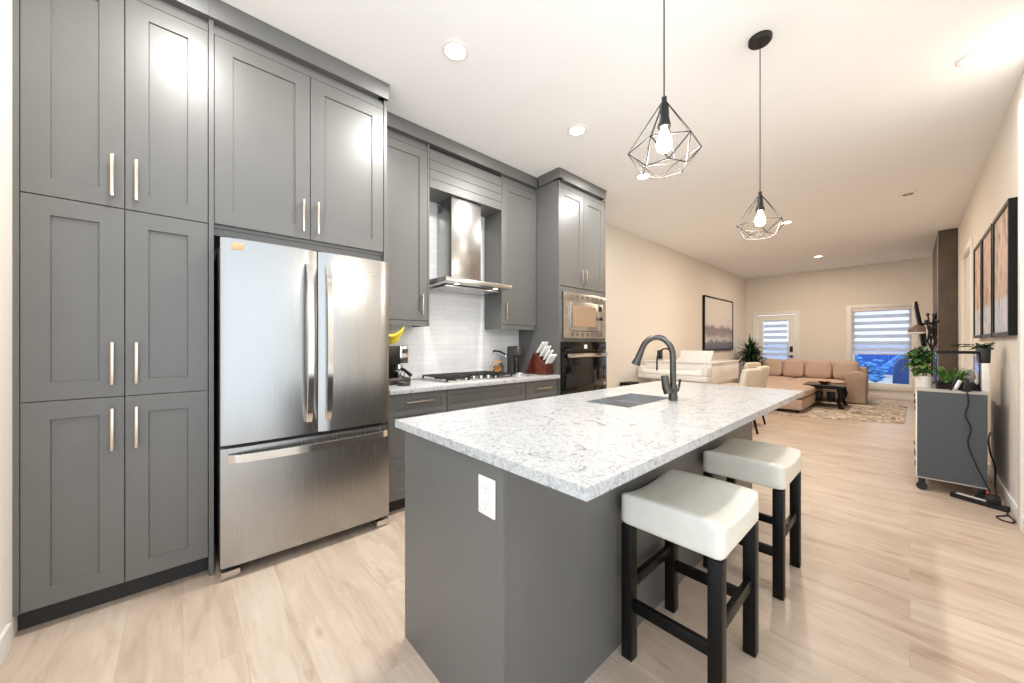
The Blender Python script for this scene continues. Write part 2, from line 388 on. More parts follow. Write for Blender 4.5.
struct(MB().box(XL+.016, -2.99, YB-.014, YB-.0005, .0005, .105, .003).box(-1.94, XR-.22, YB-.014, YB-.0005, .0005, .105, .003).build('baseboard_back', 'white'))
# door in the back wall
d1 = thing('door_1', '', ''); del d1['label'], d1['category']; struct(d1); d1.location = (-2.465, YB+.03, 0)
dd = MB()
for a in ((-2.89, -2.75, .005, 2.04), (-2.19, -2.045, .005, 2.04), (-2.75, -2.19, .005, .22), (-2.75, -2.19, 1.92, 2.04)): dd.box(a[0], a[1], YB+.02, YB+.065, a[2], a[3])
dd.build('door_slab', 'white', d1)
MB().box(-2.75, -2.19, YB+.045, YB+.05, .22, 1.92).build('door_glass', 'glass', d1)
MB().box(-2.74, -2.2, YB+.026, YB+.029, .26, 1.90).build('door_blind', 'blind', d1)
MB().box(-2.75, -2.19, YB+.006, YB+.035, 1.89, 1.945, .006).build('blind_cassette', 'white', d1)
MB().box(-2.155, -2.085, YB+.0, YB+.02, 1.04, 1.19, .006).build('keypad', 'black', d1)
MB().cyl((-2.11, YB+.02, .93), (-2.11, YB-.03, .93), .03).box(-2.2, -2.10, YB-.05, YB-.03, .918, .942, .004).build('door_handle', 'black', d1)
struct(MB().box(-2.985, -2.905, YB-.018, YB-.0005, .0005, 2.135, .003).box(-2.03, -1.95, YB-.018, YB-.0005, .0005, 2.135, .003).box(-2.905, -2.03, YB-.018, YB-.0005, 2.055, 2.135, .003).build('trim_1', 'white'))
# window in the back wall
w1 = thing('window_1', '', ''); del w1['label'], w1['category']; struct(w1); w1.location = (-.455, YB+.05, .3)
f = MB()
for a in ((-.945, -.90, .30, 2.10), (-.01, .035, .30, 2.10), (-.90, -.01, .30, .345), (-.90, -.01, 2.055, 2.10)): f.box(a[0], a[1], YB+.03, YB+.11, a[2], a[3])
f.build('window_frame', 'white', w1)
MB().box(-.90, -.01, YB+.08, YB+.086, .345, 2.055).build('window_pane', 'glass', w1)
struct(MB().box(-1.035, -.945, YB-.02, YB-.0005, .2, 2.185, .003).box(.035, .125, YB-.02, YB-.0005, .2, 2.185, .003).box(-.945, .035, YB-.02, YB-.0005, 2.1, 2.185, .003).box(-.945, .035, YB-.03, YB-.0005, .2, .3, .004).build('trim_2', 'white'))
bl = thing('zebra_blind', 'white striped zebra roller blind half lowered over the back window', 'blind', (-.455, YB+.02, 2.06))
MB().box(-.93, .02, YB+.012, YB+.016, 1.035, 2.03).build('blind_fabric', 'blind', bl)
MB().box(-.94, .03, YB+.0005, YB+.029, 2.03, 2.098, .006).build('cassette', 'white', bl)
MB().box(-.93, .02, YB+.008, YB+.022, 1.01, 1.035, .004).build('bottom_rail', 'white', bl)
# tall white door in the right wall
d2 = thing('door_2', '', ''); del d2['label'], d2['category']; struct(d2); d2.location = (XR+.03, 7.73, 0)
dp = MB().box(XR+.02, XR+.065, 7.24, 8.22, .005, 2.47)
dp.build('door_slab', 'white', d2)
struct(MB().box(XR-.02, XR-.0005, 7.14, 7.23, .0005, 2.57, .003).box(XR-.02, XR-.0005, 8.23, 8.32, .0005, 2.57, .003).box(XR-.02, XR-.0005, 7.23, 8.23, 2.48, 2.57, .003).build('trim_3', 'white'))
struct(MB().box(XR-.02, XR-.0005, 4.16, 4.25, .0005, 2.9, .003).build('trim_4', 'white'))
# tiled backsplash behind the hob
struct(MB().box(XL+.0005, XL+.012, 1.11, 2.975, .932, 3.0).build('trim_5', 'tile'))

# ------------------------------------------------------------------ cabinets
XF = -2.56           # door faces of the tall run
def shaker(mb, X, y0, y1, z0, z1, st=.08, th=.02, dep=.009, sl=.003):
    b = bmesh.new()
    def ring(x, a, c, e, g): return [b.verts.new((x, y, z)) for y, z in ((a, e), (c, e), (c, g), (a, g))]
    k = .0015
    R = [ring(X-th, y0, y1, z0, z1), ring(X-k, y0, y1, z0, z1), ring(X, y0+k, y1-k, z0+k, z1-k), ring(X, y0+st, y1-st, z0+st, z1-st),
         ring(X-dep, y0+st+sl, y1-st-sl, z0+st+sl, z1-st-sl)]
    for A, B in zip(R, R[1:]):
        for i in range(4): j = (i+1) % 4; b.faces.new((A[i], A[j], B[j], B[i]))
    b.faces.new(R[0]); b.faces.new(R[-1]); bmesh.ops.recalc_face_normals(b, faces=b.faces)
    return mb._add(b)
def pull_v(X, y, z0, z1, parent, mt='pull'):
    mb = MB().box(X+.022, X+.034, y-.006, y+.006, z0, z1, .002)
    for z in (z0+.02, z1-.02): mb.cyl((X, y, z), (X+.024, y, z), .005, n=10)
    return mb.build('handle', mt, parent)
def pull_h(X, z, y0, y1, parent, mt='pull'):
    mb = MB().box(X+.022, X+.034, y0, y1, z-.006, z+.006, .002)
    for y in (y0+.02, y1-.02): mb.cyl((X, y, z), (X+.024, y, z), .005, n=10)
    return mb.build('handle', mt, parent)
def crown(X, y0, y1, parent, retL=None, retR=None, xb=None):
    """flat sloping crown with a shadow reveal under it; X = face of the cabinet below"""
    pr = [(X-.05, 3.022), (X+.028, 3.022), (X+.05, CEIL-.001), (X-.05, CEIL-.001)]
    MBc = MB().prism(pr, 'y', y0, y1)
    if retR is not None: MBc.box(retR, X+.02, y1-.06, y1, 3.022, CEIL-.001)
    if retL is not None: MBc.prism([(y0, 3.022), (y0+.06, 3.022), (y0+.06, CEIL-.001), (y0-.022, CEIL-.001)], 'x', retL, X+.045)
    return MBc.build('crown_molding', 'cab', parent)

# pantry
pc = thing('pantry_cabinet', 'tall grey pantry cabinet of six shaker doors beside the fridge', 'cabinet', (-2.87, -.21, 0))
MB().box(XL+.001, XF-.021, -.516, .103, .1, 3.022).build('carcass', 'cab', pc)
MB().box(XF-.04, XF-.005, -.534, -.5165, .1, 3.022).build('filler_strip', 'cab', pc)
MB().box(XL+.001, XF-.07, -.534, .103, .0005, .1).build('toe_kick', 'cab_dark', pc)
for a, b_, hy in ((-.5135, -.2085, -.246), (-.2055, .102, -.166)):
    for z0, z1, h0, h1 in ((.104, 1.004, .755, .955), (1.008, 1.910, 1.066, 1.268), (1.914, 2.952, 1.957, 2.155)):
        dr = shaker(MB(), XF, a, b_, z0, z1).build('door', 'cab', pc); pull_v(XF, hy, h0, h1, dr)
MB().box(XF-.021, XF-.004, -.5135, .102, 2.956, 2.990).build('frieze', 'cab', pc)
crown(XF, -.534, .104, pc)
# cabinet over the fridge with its two full-height panels
fc = thing('fridge_surround_cabinet', 'wide grey two-door cabinet with side panels above the fridge', 'cabinet', (-2.87, .6, 0))
MB().box(XL+.013, XF-.021, .127, 1.076, 1.9, 3.022).build('carcass', 'cab', fc)
MB().box(XL+.001, XF+.004, .105, .126, .0005, 3.022).build('side_panel', 'cab', fc)
MB().box(XL+.013, XF+.004, 1.077, 1.098, .0005, 3.022).build('side_panel', 'cab', fc)
for a, b_, hy in ((.129, .598, .557), (.602, 1.074, .640)):
    dr = shaker(MB(), XF, a, b_, 1.920, 2.952).build('door', 'cab', fc); pull_v(XF, hy, 1.957, 2.160, dr)
MB().box(XF-.021, XF-.004, .127, 1.076, 2.956, 2.990).build('frieze', 'cab', fc)
MB().box(XF-.06, XF-.03, .127, 1.076, 1.862, 1.9).build('bottom_rail', 'cab', fc)
crown(XF, .105, 1.10, fc, retR=-3.14)

# upper cabinets
XU = -2.86
def upper(name, label, y0, y1, hy, panelside):
    t = thing(name, label, 'cabinet', ((XL+XU)/2, (y0+y1)/2, 1.42))
    MB().box(XL+.013, XU-.021, y0+.0185*(panelside == 'L'), y1-.0185*(panelside == 'R'), 1.44, 3.022).build('carcass', 'cab', t)
    if panelside == 'R': MB().box(XL+.013, XU+.001, y1-.018, y1, 1.415, 3.022).build('end_panel', 'cab', t); a, b_ = y0+.002, y1-.02
    else: MB().box(XL+.013, XU+.001, y0, y0+.018, 1.415, 3.022).build('end_panel', 'cab', t); a, b_ = y0+.02, y1-.002
    dr = shaker(MB(), XU, a, b_, 1.462, 2.952, .075).build('door', 'cab', t)
    pull_v(XU, hy, 1.51, 1.69, dr)
    MB().box(XU-.03, XU-.004, y0+.001, y1-.019, 1.415, 1.458).build('light_rail', 'cab', t)
    MB().box(XU-.021, XU-.004, y0, y1, 2.956, 2.990).build('frieze', 'cab', t)
    crown(XU, y0, y1, t)
    return t
upper('wall_cabinet', 'grey shaker wall cabinet between the fridge and the range hood', 1.10, 1.615, 1.54, 'R')
upper('wall_cabinet', 'grey shaker wall cabinet between the range hood and the oven tower', 2.455, 2.975, 2.512, 'L')
hv = thing('hood_valance', 'slatted grey wooden valance spanning above the range hood', 'valance', (XU, 2.035, 2.64))
vm = MB()
for i in range(4):
    z0 = 2.648+i*.082
    vm.box(XU-.019, XU+.003, 1.617, 2.453, z0, z0+.0805, .002, 1)
vm.build('slatted_panel', 'cab', hv)
MB().box(XL+.013, XU-.02, 1.617, 2.453, 2.648, 2.70).build('underside_board', 'cab', hv)
MB().box(XU-.021, XU-.004, 1.616, 2.454, 2.978, 2.990).build('frieze', 'cab', hv)
crown(XU, 1.6155, 2.4545, hv)

# oven tower
XO = -2.53
ot = thing('oven_tower_cabinet', 'tall grey cabinet housing the built-in microwave and oven', 'cabinet', (-2.85, 3.42, 0))
MB().box(XL+.001, XO-.001, 2.98, 3.0, .0005, 3.022).build('side_panel', 'cab', ot)
MB().box(XL+.001, XO-.001, 3.846, 3.866, .0005, 3.022).build('side_panel', 'cab', ot)
MB().box(XL+.001, XO-.021, 3.0, 3.846, 1.87, 3.022).build('carcass', 'cab', ot)
MB().box(XO-.03, XO-.006, 3.0, 3.846, 1.826, 1.888).box(XO-.03, XO-.006, 3.0, 3.04, .56, 1.83).box(XO-.03, XO-.006, 3.806, 3.846, .56, 1.83).box(XO-.03, XO-.006, 3.04, 3.806, 1.285, 1.322).build('face_frame', 'cab', ot)
MB().box(XL+.001, XO-.021, 3.0, 3.846, .1, .56).build('lower_carcass', 'cab', ot)
MB().box(XL+.001, XO-.07, 3.0, 3.846, .0005, .1).build('toe_kick', 'cab_dark', ot)
for a, b_, hy in ((3.003, 3.422, 3.372), (3.426, 3.843, 3.446)):
    dr = shaker(MB(), XO, a, b_, 1.892, 2.952, .075).build('door', 'cab', ot); pull_v(XO, hy, 1.94, 2.10, dr)
dr = shaker(MB(), XO, 3.003, 3.843, .11, .555).build('drawer', 'cab', ot); pull_h(XO, .46, 3.33, 3.52, dr)
MB().box(XO-.021, XO-.004, 2.98, 3.866, 2.956, 2.990).build('frieze', 'cab', ot)
crown(XO, 2.95, 3.81, ot, retL=-2.79, retR=-3.14)
# microwave
mw = thing('microwave', 'stainless built-in microwave with vented trim kit above the wall oven', 'microwave', (XO, 3.42, 1.32))
mf = MB()
X0 = XO+.001
mf.box(X0, X0+.018, 3.042, 3.842, 1.735, 1.826, .003).box(X0, X0+.018, 3.042, 3.842, 1.322, 1.40, .003).box(X0, X0+.018, 3.042, 3.135, 1.40, 1.735).box(X0, X0+.018, 3.762, 3.842, 1.40, 1.735)
mf.build('trim_kit', 'steel', mw)
for zc in (1.78, 1.362):
    for i in range(7): MB().box(X0+.018, X0+.0195, 3.16+i*.093, 3.16+i*.093+.055, zc-.022, zc+.022).build('vent_slot', 'ventgrey', mw)
mdr = MB().box(X0-.004, X0+.03, 3.14, 3.655, 1.404, 1.731, .004).build('door', 'steel', mw)
MB().box(X0+.0302, X0+.032, 3.19, 3.615, 1.455, 1.685).build('window', 'mwglass', mdr)
MB().box(X0-.004, X0+.03, 3.66, 3.758, 1.404, 1.731, .004).build('control_panel', 'steel', mw)
MB().box(X0+.0302, X0+.033, 3.68, 3.74, 1.645, 1.70).build('display', 'black', mw)
MB().cyl((X0+.03, 3.71, 1.555), (X0+.05, 3.71, 1.555), .02).build('knob', 'black', mw)
# wall oven
ov = thing('wall_oven', 'black glass built-in wall oven with steel bar handle under the microwave', 'oven', (XO, 3.42, .57))
MB().box(XO-.5, XO+.005, 3.041, 3.805, .57, 1.283).build('oven_body', 'black', ov)
MB().box(XO+.0055, XO+.022, 3.005, 3.845, 1.17, 1.282, .003).build('control_panel', 'dark_glass', ov)
MB().box(XO+.022, XO+.0235, 3.40, 3.455, 1.205, 1.25).build('display', 'ceramic', ov)
od = MB().box(XO+.0055, XO+.03, 3.005, 3.845, .565, 1.165, .004).build('door', 'dark_glass', ov)
h = MB().box(XO+.06, XO+.078, 3.05, 3.80, 1.110, 1.152, .005)
for y in (3.1, 3.75): h.box(XO+.03, XO+.062, y-.012, y+.012, 1.122, 1.143)
h.build('handle', 'chrome', od)
MB().cyl((XO+.03, 3.80, .78), (XO+.0315, 3.80, .78), .022).build('badge', 'chrome', od)

# base cabinets
XB = -2.545
def base_cab(label, y0, y1, fronts):
    t = thing('base_cabinet', label, 'cabinet', (-2.85, (y0+y1)/2, 0))
    MB().box(XL+.013, XB-.021, y0, y1, .1, .888).build('carcass', 'cab', t)
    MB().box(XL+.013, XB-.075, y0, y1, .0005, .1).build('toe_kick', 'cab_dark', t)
    for z0, z1, hz in fronts:
        d = shaker(MB(), XB, y0+.002, y1-.002, z0, z1, .045 if z1-z0 < .2 else .07).build('drawer', 'cab', t)
        if hz: pull_h(XB, hz, (y0+y1)/2-.115, (y0+y1)/2+.115, d)
    return t
base_cab('grey base cabinet of drawers right beside the fridge', 1.10, 1.598, [(.717, .884, .817), (.412, .712, .62), (.106, .407, .31)])
base_cab('grey base cabinet with plain false front under the gas cooktop', 1.602, 2.498, [(.717, .884, None), (.412, .712, .62), (.106, .407, .31)])
base_cab('grey base cabinet with one drawer next to the oven tower', 2.502, 2.975, [(.717, .884, .806), (.106, .712, .62)])
ct = MB().box(XL+.013, -2.51, 1.10, 2.978, .89, .928, .002).build('kitchen_countertop', 'quartz')
tag(ct, 'white quartz wall-side countertop under the cooktop and backsplash', 'countertop')

# ------------------------------------------------------------------ refrigerator
fr = thing('refrigerator', 'stainless french door refrigerator with bottom freezer drawer', 'refrigerator', (-2.75, .6, 0))
MB().box(-3.14, -2.50, .15, 1.055, .055, 1.80, .004).build('cabinet_body', 'fridge_side', fr)
def bowed(y0, y1, z0, z1, xb, xf, bow):
    n = 12; pts = [(xb, y0)]; r = .012
    for i in range(n+1):
        t = i/n; e = min(t, 1-t)*(y1-y0); edge = 0 if e > r else (r-math.sqrt(max(0, r*r-(r-e)**2)))
        pts.append((xf-bow+bow*(1-(2*t-1)**2)-edge, y0+(y1-y0)*t))
    pts.append((xb, y1)); return MB().prism(pts, 'z', z0, z1)
fl = bowed(.147, .607, .722, 1.822, -2.495, -2.42, .006).build('left_door', 'steel_v', fr)
fR = bowed(.613, 1.061, .722, 1.822, -2.495, -2.42, .006).build('right_door', 'steel_v', fr)
fz = bowed(.147, 1.061, .075, .703, -2.495, -2.42, .004).build('freezer_drawer', 'steel_v', fr)
def fhandle(y, z0, z1, parent):
    pts = []; n = 14
    for i in range(n+1):
        t = i/n; pts.append((-2.415+.052*math.sin(PI*t)**.45, z0+(z1-z0)*t))
    out = [(x+.014, z) for x, z in pts][::-1]
    MB().prism(pts+out, 'y', y-.015, y+.015).build('handle', 'chrome', parent)
fhandle(.557, .795, 1.735, fl); fhandle(.662, .795, 1.735, fR)
n = 16; pin = [(-2.418+.055*math.sin(PI*i/n)**.4, .175+.86*i/n) for i in range(n+1)]
MB().prism(pin+[(x+.016, y) for x, y in pin][::-1], 'z', .632, .672).build('handle', 'chrome', fz)
MB().box(-2.422, -2.417, .89, .955, 1.718, 1.728).build('badge', 'chrome', fR)
for y in (.19, 1.02):
    MB().prism([(-2.54, .001), (-2.45, .001), (-2.435, .05), (-2.54, .055)], 'y', y-.042, y+.042, .004).build('foot', 'steel', fr)
    MB().box(-2.56, -2.47, y-.03, y+.03, 1.80, 1.84, .006).build('hinge_cap', 'rubber', fr)
mg = MB().box(-2.4255, -2.4215, .19, .245, 1.762, 1.80, .001).build('fridge_magnet', 'tan')
tag(mg, 'small tan picture magnet on the fridge top left corner', 'magnet')

# ------------------------------------------------------------------ range hood
rh = thing('range_hood', 'stainless chimney range hood with thin canopy over the cooktop', 'range hood', (-2.9, 2.04, 1.8))
MB().box(XL+.014, -2.885, 1.86, 2.205, 1.845, 2.646, .002).build('chimney', 'steel_v', rh)
sl = MB()
for i in range(7): sl.box(-3.11+i*.03, -3.098+i*.03, 1.8585, 1.8605, 2.53, 2.61)
sl.build('vent_slots', 'black', rh)
MB().prism([(XL+.014, 1.785), (-2.66, 1.80), (-2.66, 1.838), (XL+.014, 1.85)], 'y', 1.66, 2.425, .002).build('canopy', 'steel', rh)
MB().box(-3.08, -2.78, 1.73, 2.35, 1.776, 1.788).build('grease_filter', 'sinksteel', rh)
for y in (1.82, 2.27):
    MB().cyl((-2.735, y, 1.800), (-2.735, y, 1.793), .022).build('lamp', 'hoodlamp', rh)
    ld = bpy.data.lights.new('hood_light', 'SPOT'); ld.energy = 5; ld.spot_size = 2.3; ld.spot_blend = .8; ld.shadow_soft_size = .03; ld.color = (1, .95, .87)
    lo = bpy.data.objects.new('hood_light', ld); COL.objects.link(lo); lo.parent = rh; lo.location = Vector((-2.735, y, 1.77))-rh.location

# ------------------------------------------------------------------ cooktop
ck = thing('gas_cooktop', 'five-burner stainless gas cooktop with black iron grates', 'cooktop', (-2.87, 2.04, .928))
MB().box(-3.10, -2.63, 1.65, 2.43, .9285, .938, .004).build('steel_tray', 'steel', ck)
for k, (a, b_) in enumerate(((1.665, 1.905), (1.915, 2.165), (2.175, 2.415))):
    g = MB(); x0, x1 = (-3.085, -2.65) if k != 1 else (-3.085, -2.76)
    for y in (a, b_-.012): g.box(x0, x1, y, y+.012, .957, .970, .002)
    for x in (x0, x1-.012): g.box(x, x+.012, a, b_, .957, .970, .002)
    for i in range(1, 5): g.box(x0+(x1-x0)*i/5-.005, x0+(x1-x0)*i/5+.005, a, b_, .960, .972, .002)
    g.box(x0, x1, (a+b_)/2-.005, (a+b_)/2+.005, .960, .972, .002)
    for x in (x0, x1-.014):
        for y in (a, b_-.014): g.box(x, x+.014, y, y+.014, .938, .96)
    g.build('grate', 'black', ck)
for x, y, r in ((-2.98, 1.785, .045), (-2.76, 1.785, .035), (-2.93, 2.04, .06), (-2.98, 2.295, .045), (-2.76, 2.295, .035)):
    MB().lathe([(r, .938), (r, .946), (r*.8, .950), (r*.8, .956), (0, .958)], (x, y, 0)).build('burner', 'black', ck)
for i in range(5):
    MB().lathe([(.019, .938), (.019, .952), (.016, .966), (0, .967)], (-2.685, 1.885+i*.085, 0), 18).build('knob', 'chrome', ck)

# ------------------------------------------------------------------ things on the kitchen counter
Z = .9285
em = thing('espresso_machine', 'black and steel espresso machine on the counter beside the fridge', 'coffee machine', (-2.93, 1.27, Z))
MB().box(-3.08, -2.78, 1.14, 1.40, Z, Z+.055, .008).build('base', 'darkmetal', em)
MB().box(-3.08, -2.95, 1.15, 1.39, Z+.05, 1.24, .01).build('column', 'black', em)
MB().box(-2.96, -2.79, 1.15, 1.31, 1.10, 1.24, .01).build('head', 'black', em)
MB().box(-2.95, -2.80, 1.312, 1.39, 1.09, 1.245, .012).build('side_housing', 'chrome', em)
MB().cyl((-2.86, 1.33, 1.09), (-2.86, 1.33, 1.05), .034).build('group_head', 'chrome', em)
MB().tube([(-2.86, 1.33, 1.06), (-2.80, 1.35, 1.045), (-2.74, 1.38, 1.0)], [.012, .012, .016]).build('portafilter_handle', 'black', em)
for y, z in ((1.35, 1.20), (1.35, 1.13)): MB().cyl((-2.80, y, z), (-2.775, y, z), .02).build('dial', 'darkmetal', em)
MB().lathe([(0, 0), (.038, 0), (.045, .05), (.043, .05), (.036, .004), (0, .004)], (-2.86, 1.34, Z+.056)).build('drip_cup', 'chrome', em)
sp = MB().lathe([(0, 0), (.045, .0), (.052, .028), (.05, .03), (.04, .006), (0, .006)], (-2.70, 1.30, Z)).build('small_dish', 'darkmetal')
tag(sp, 'small dark metal dish in front of the espresso machine', 'dish')
bn = thing('banana_bunch', 'bunch of yellow bananas lying on top of the espresso machine', 'bananas', (-2.9, 1.25, 1.24))
for k in range(4):
    pts = []; rr = []
    for i in range(9):
        t = i/8; a = -.2+2.0*t
        pts.append((-2.98+.03*k+.05*t, 1.17+.20*t, 1.268+.018*k-.0+.075*(2*t-1)**2*(.5+.18*k)*(1 if t > .5 else .35)))
        rr.append(.018*(math.sin(PI*(.1+.8*t))**.5) if 0 < i < 8 else .007)
    MB().tube(pts, rr, 8).build('banana', 'yellow', bn)
jar = thing('snack_jar', 'squat glass jar of golden snacks behind the cooktop right end', 'jar', (-3.0, 2.515, Z))
MB().lathe([(0, 0), (.055, 0), (.072, .02), (.074, .09), (.056, .125), (.05, .13), (.048, .125), (.068, .09), (.066, .022), (.05, .006), (0, .006)], (-3.0, 2.515, Z)).build('glass_body', 'glass', jar)
sn = MB()
for i in range(40):
    a = random.uniform(0, 2*PI); r = random.uniform(0, .046); sn.ball((-3.0+r*math.cos(a), 2.515+r*math.sin(a), Z+random.uniform(.02, .095)), .016, 1, 1, .8, 1)
so = sn.build('snacks', 'gold', jar); so['kind'] = 'stuff'
MB().cyl((-3.0, 2.515, Z+.131), (-3.0, 2.515, Z+.145), .05).build('lid', 'gold', jar)
kt = thing('glass_kettle', 'clear glass kettle with black handle behind the snack jar', 'kettle', (-3.05, 2.76, Z))
kx, ky = -3.07, 2.70
MB().lathe([(0, 0), (.07, 0), (.072, .03), (.066, .13), (.055, .19), (.053, .19), (.063, .13), (.069, .031), (.066, .004), (0, .004)], (kx, ky, Z)).build('glass_body', 'glass', kt)
MB().cyl((kx, ky, Z), (kx, ky, Z+.02), .073).build('base', 'chrome', kt)
MB().cyl((kx, ky, Z+.191), (kx, ky, Z+.215), .05).build('lid', 'chrome', kt)
MB().tube([(kx+.03, ky-.03, Z+.21), (kx+.02, ky-.10, Z+.245), (kx, ky-.17, Z+.255), (kx, ky-.19, Z+.24)], [.009, .011, .011, .008]).build('handle', 'black', kt)
cm = thing('pod_coffee_maker', 'slim dark grey pod coffee maker left of the knife block', 'coffee maker', (-2.86, 2.7, Z))
MB().box(-2.99, -2.90, 2.64, 2.75, Z, Z+.305, .014, 3).build('body', 'rubber', cm)
MB().box(-2.91, -2.815, 2.65, 2.74, Z+.195, Z+.30, .02, 3).build('head', 'darkmetal', cm)
MB().box(-2.902, -2.87, 2.67, 2.715, Z+.03, Z+.2, .01).build('spout_column', 'darkmetal', cm)
MB().lathe([(0, 0), (.048, 0), (.052, .012), (.046, .022), (0, .022)], (-2.835, 2.695, Z)).build('drip_tray', 'chrome', cm)
kb = thing('knife_block', 'slanted cherry wood knife block against the oven tower side', 'knife block', (-2.76, 2.9, Z))
prof = [(-2.90, Z), (-2.60, Z), (-2.595, Z+.09), (-2.775, Z+.235)]
MB().prism(prof, 'y', 2.84, 2.965, .004).build('block', 'cherry', kb)
du = Vector((.63, 0, .776)).normalized(); a0 = Vector((-2.770, 0, Z+.231)); a1 = Vector((-2.600, 0, Z+.094))
rows = [(.08, 3, .145), (.36, 3, .14), (.62, 2, .13), (.88, 4, .115)]
kn_n = 0
places = ('topmost row, next to the glass side', 'topmost row, in its middle', 'topmost row, nearest the tower')
rowname = ('top', 'second', 'third', 'bottom'); colname = {3: ('left', 'middle', 'right'), 2: ('left', 'right'), 4: ('far left', 'centre left', 'centre right', 'far right')}
for ri, (t, n_, ln) in enumerate(rows):
    for j in range(n_):
        y = 2.85+.105*(j+.5)/n_; p = a0.lerp(a1, t)+Vector((0, y, 0))
        k = thing('knife', 'white handled knife, %s slot of the %s row in the block' % (colname[n_][j], rowname[ri]), 'knife', p+du*.004, 'white handled knives in the block')
        q = p+du*.022
        MB().tube([p+du*.004, q], [.007, .007], 8).build('bolster', 'chrome', k)
        MB().tube([q, q+du*.02, q+du*ln*.6, q+du*ln*.92, q+du*ln], [.010, .0125, .0115, .0135, .009], 8).build('handle', 'knife', k)

# ------------------------------------------------------------------ island
isl = thing('island_cabinet', 'grey kitchen island base standing in the middle of the floor', 'island', (-1.14, 2.0, 0))
IZ = .893
MB().box(-1.462, -.815, .708, .728, .0005, IZ).build('end_panel', 'cab', isl)
MB().box(-1.462, -.815, 3.22, 3.24, .0005, IZ).build('end_panel', 'cab', isl)
MB().box(-.835, -.8155, .729, 3.219, .0005, IZ).build('back_panel', 'cab', isl)
MB().box(-1.462, -.836, .729, 1.70, .1, IZ).box(-1.462, -.836, 2.36, 3.219, .1, IZ).box(-1.462, -1.36, 1.70, 2.36, .1, IZ).box(-1.36, -.836, 1.70, 2.36, .1, .6).build('carcass', 'cab', isl)
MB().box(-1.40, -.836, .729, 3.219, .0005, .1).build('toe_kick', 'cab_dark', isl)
it = holed_slab(MB(), -1.528, -.504, .693, 3.265, IZ+.0005, .925, -1.275, -.99, 1.727, 2.255).build('island_countertop', 'quartz')
tag(it, 'large white quartz island countertop with grey marbling and cut-out sink', 'countertop')
sk = thing('kitchen_sink', 'undermount double-bowl stainless sink in the island top', 'sink', (-1.17, 2.03, .7))
def bowl(x0, x1, y0, y1, zb, zt, name):
    b = bmesh.new(); r = .02
    def ring(i, z): return [b.verts.new((x, y, z)) for x, y in ((x0+i, y0+i), (x1-i, y0+i), (x1-i, y1-i), (x0+i, y1-i))]
    R = [ring(0, zt), ring(.004, zt), ring(.008, zb+r), ring(r, zb)]
    for A, B in zip(R, R[1:]):
        for i in range(4): j = (i+1) % 4; b.faces.new((A[i], A[j], B[j], B[i]))
    b.faces.new(R[-1]); bmesh.ops.recalc_face_normals(b, faces=b.faces); bmesh.ops.reverse_faces(b, faces=b.faces)
    mb = MB()._add(b); o = mb.build(name, 'sinksteel', sk, angle=50)
    MB().lathe([(0, .001), (.03, .001), (.04, .004), (.042, 0)], ((x0+x1)/2, (y0+y1)/2, zb+.001)).build('drain', 'chrome', o)
bowl(-1.2735, -.9915, 1.7285, 1.905, .78, .9235, 'small_bowl')
bowl(-1.2735, -.9915, 1.927, 2.2535, .74, .9235, 'large_bowl')
MB().box(-1.273, -.992, 1.9055, 1.9265, .80, .9225, .003).build('divider', 'chrome', sk)
fa = thing('kitchen_faucet', 'tall gunmetal gooseneck pull-down faucet on the island', 'faucet', (-.945, 2.15, .925))
fx, fy = -.945, 2.15
dx, dy = (-.235, -.06); L_ = math.hypot(dx, dy); ux, uy = dx/L_, dy/L_
pts = [(fx, fy, 1.0), (fx, fy, 1.10), (fx, fy, 1.165)]
R_ = .092
for i in range(1, 12):
    a = PI*i/12*.9; pts.append((fx+ux*R_*(1-math.cos(a)), fy+uy*R_*(1-math.cos(a)), 1.185+R_*1.25*math.sin(a)))
ex = pts[-1]; pts.append((ex[0]+ux*.012, ex[1]+uy*.012, ex[2]-.03))
MB().tube(pts, .0175, 14).build('spout', 'darkmetal', fa)
e2 = pts[-1]
MB().tube([e2, (e2[0]+ux*.018, e2[1]+uy*.018, e2[2]-.045), (e2[0]+ux*.034, e2[1]+uy*.034, e2[2]-.085)], [.0185, .021, .027], 16).build('spray_head', 'darkmetal', fa)
MB().cyl((fx, fy, .9255), (fx, fy, 1.02), .0245, n=20).build('base', 'darkmetal', fa)
MB().cyl((fx, fy-.055, .985), (fx, fy+.055, .985), .016, n=16).build('valve_barrel', 'darkmetal', fa)
MB().tube([(fx, fy-.058, .975), (fx-.012, fy-.066, 1.01), (fx-.018, fy-.07, 1.075)], [.027, .023, .021], 14).build('lever', 'darkmetal', fa)
ff = thing('filter_faucet', 'slim dark drinking water faucet behind the main island faucet', 'faucet', (-.985, 2.265, .925))
gx, gy = -.985, 2.265
pts = [(gx, gy, .94), (gx, gy, 1.10)]
for i in range(1, 11):
    a = PI*i/10; pts.append((gx-.052*(1-math.cos(a)), gy-.01*(1-math.cos(a)), 1.15+.08*math.sin(a)))
pts.append((gx-.104, gy-.02, 1.09))
MB().tube(pts, .0055, 10).build('spout', 'black', ff)
MB().lathe([(.02, 0), (.02, .008), (.012, .015), (.012, .06), (0, .062)], (gx, gy, .9255)).build('base', 'black', ff)
MB().tube([(gx, gy, .97), (gx+.02, gy+.012, .985), (gx+.028, gy+.016, 1.04)], [.006, .006, .007], 8).build('lever', 'black', ff)
ol = thing('electrical_outlet', 'white double outlet on the near end of the island', 'outlet', (-.89, .7075, .782))
MB().box(-.932, -.85, .7015, .7075, .722, .842, .002).build('cover_plate', 'ceramic', ol)
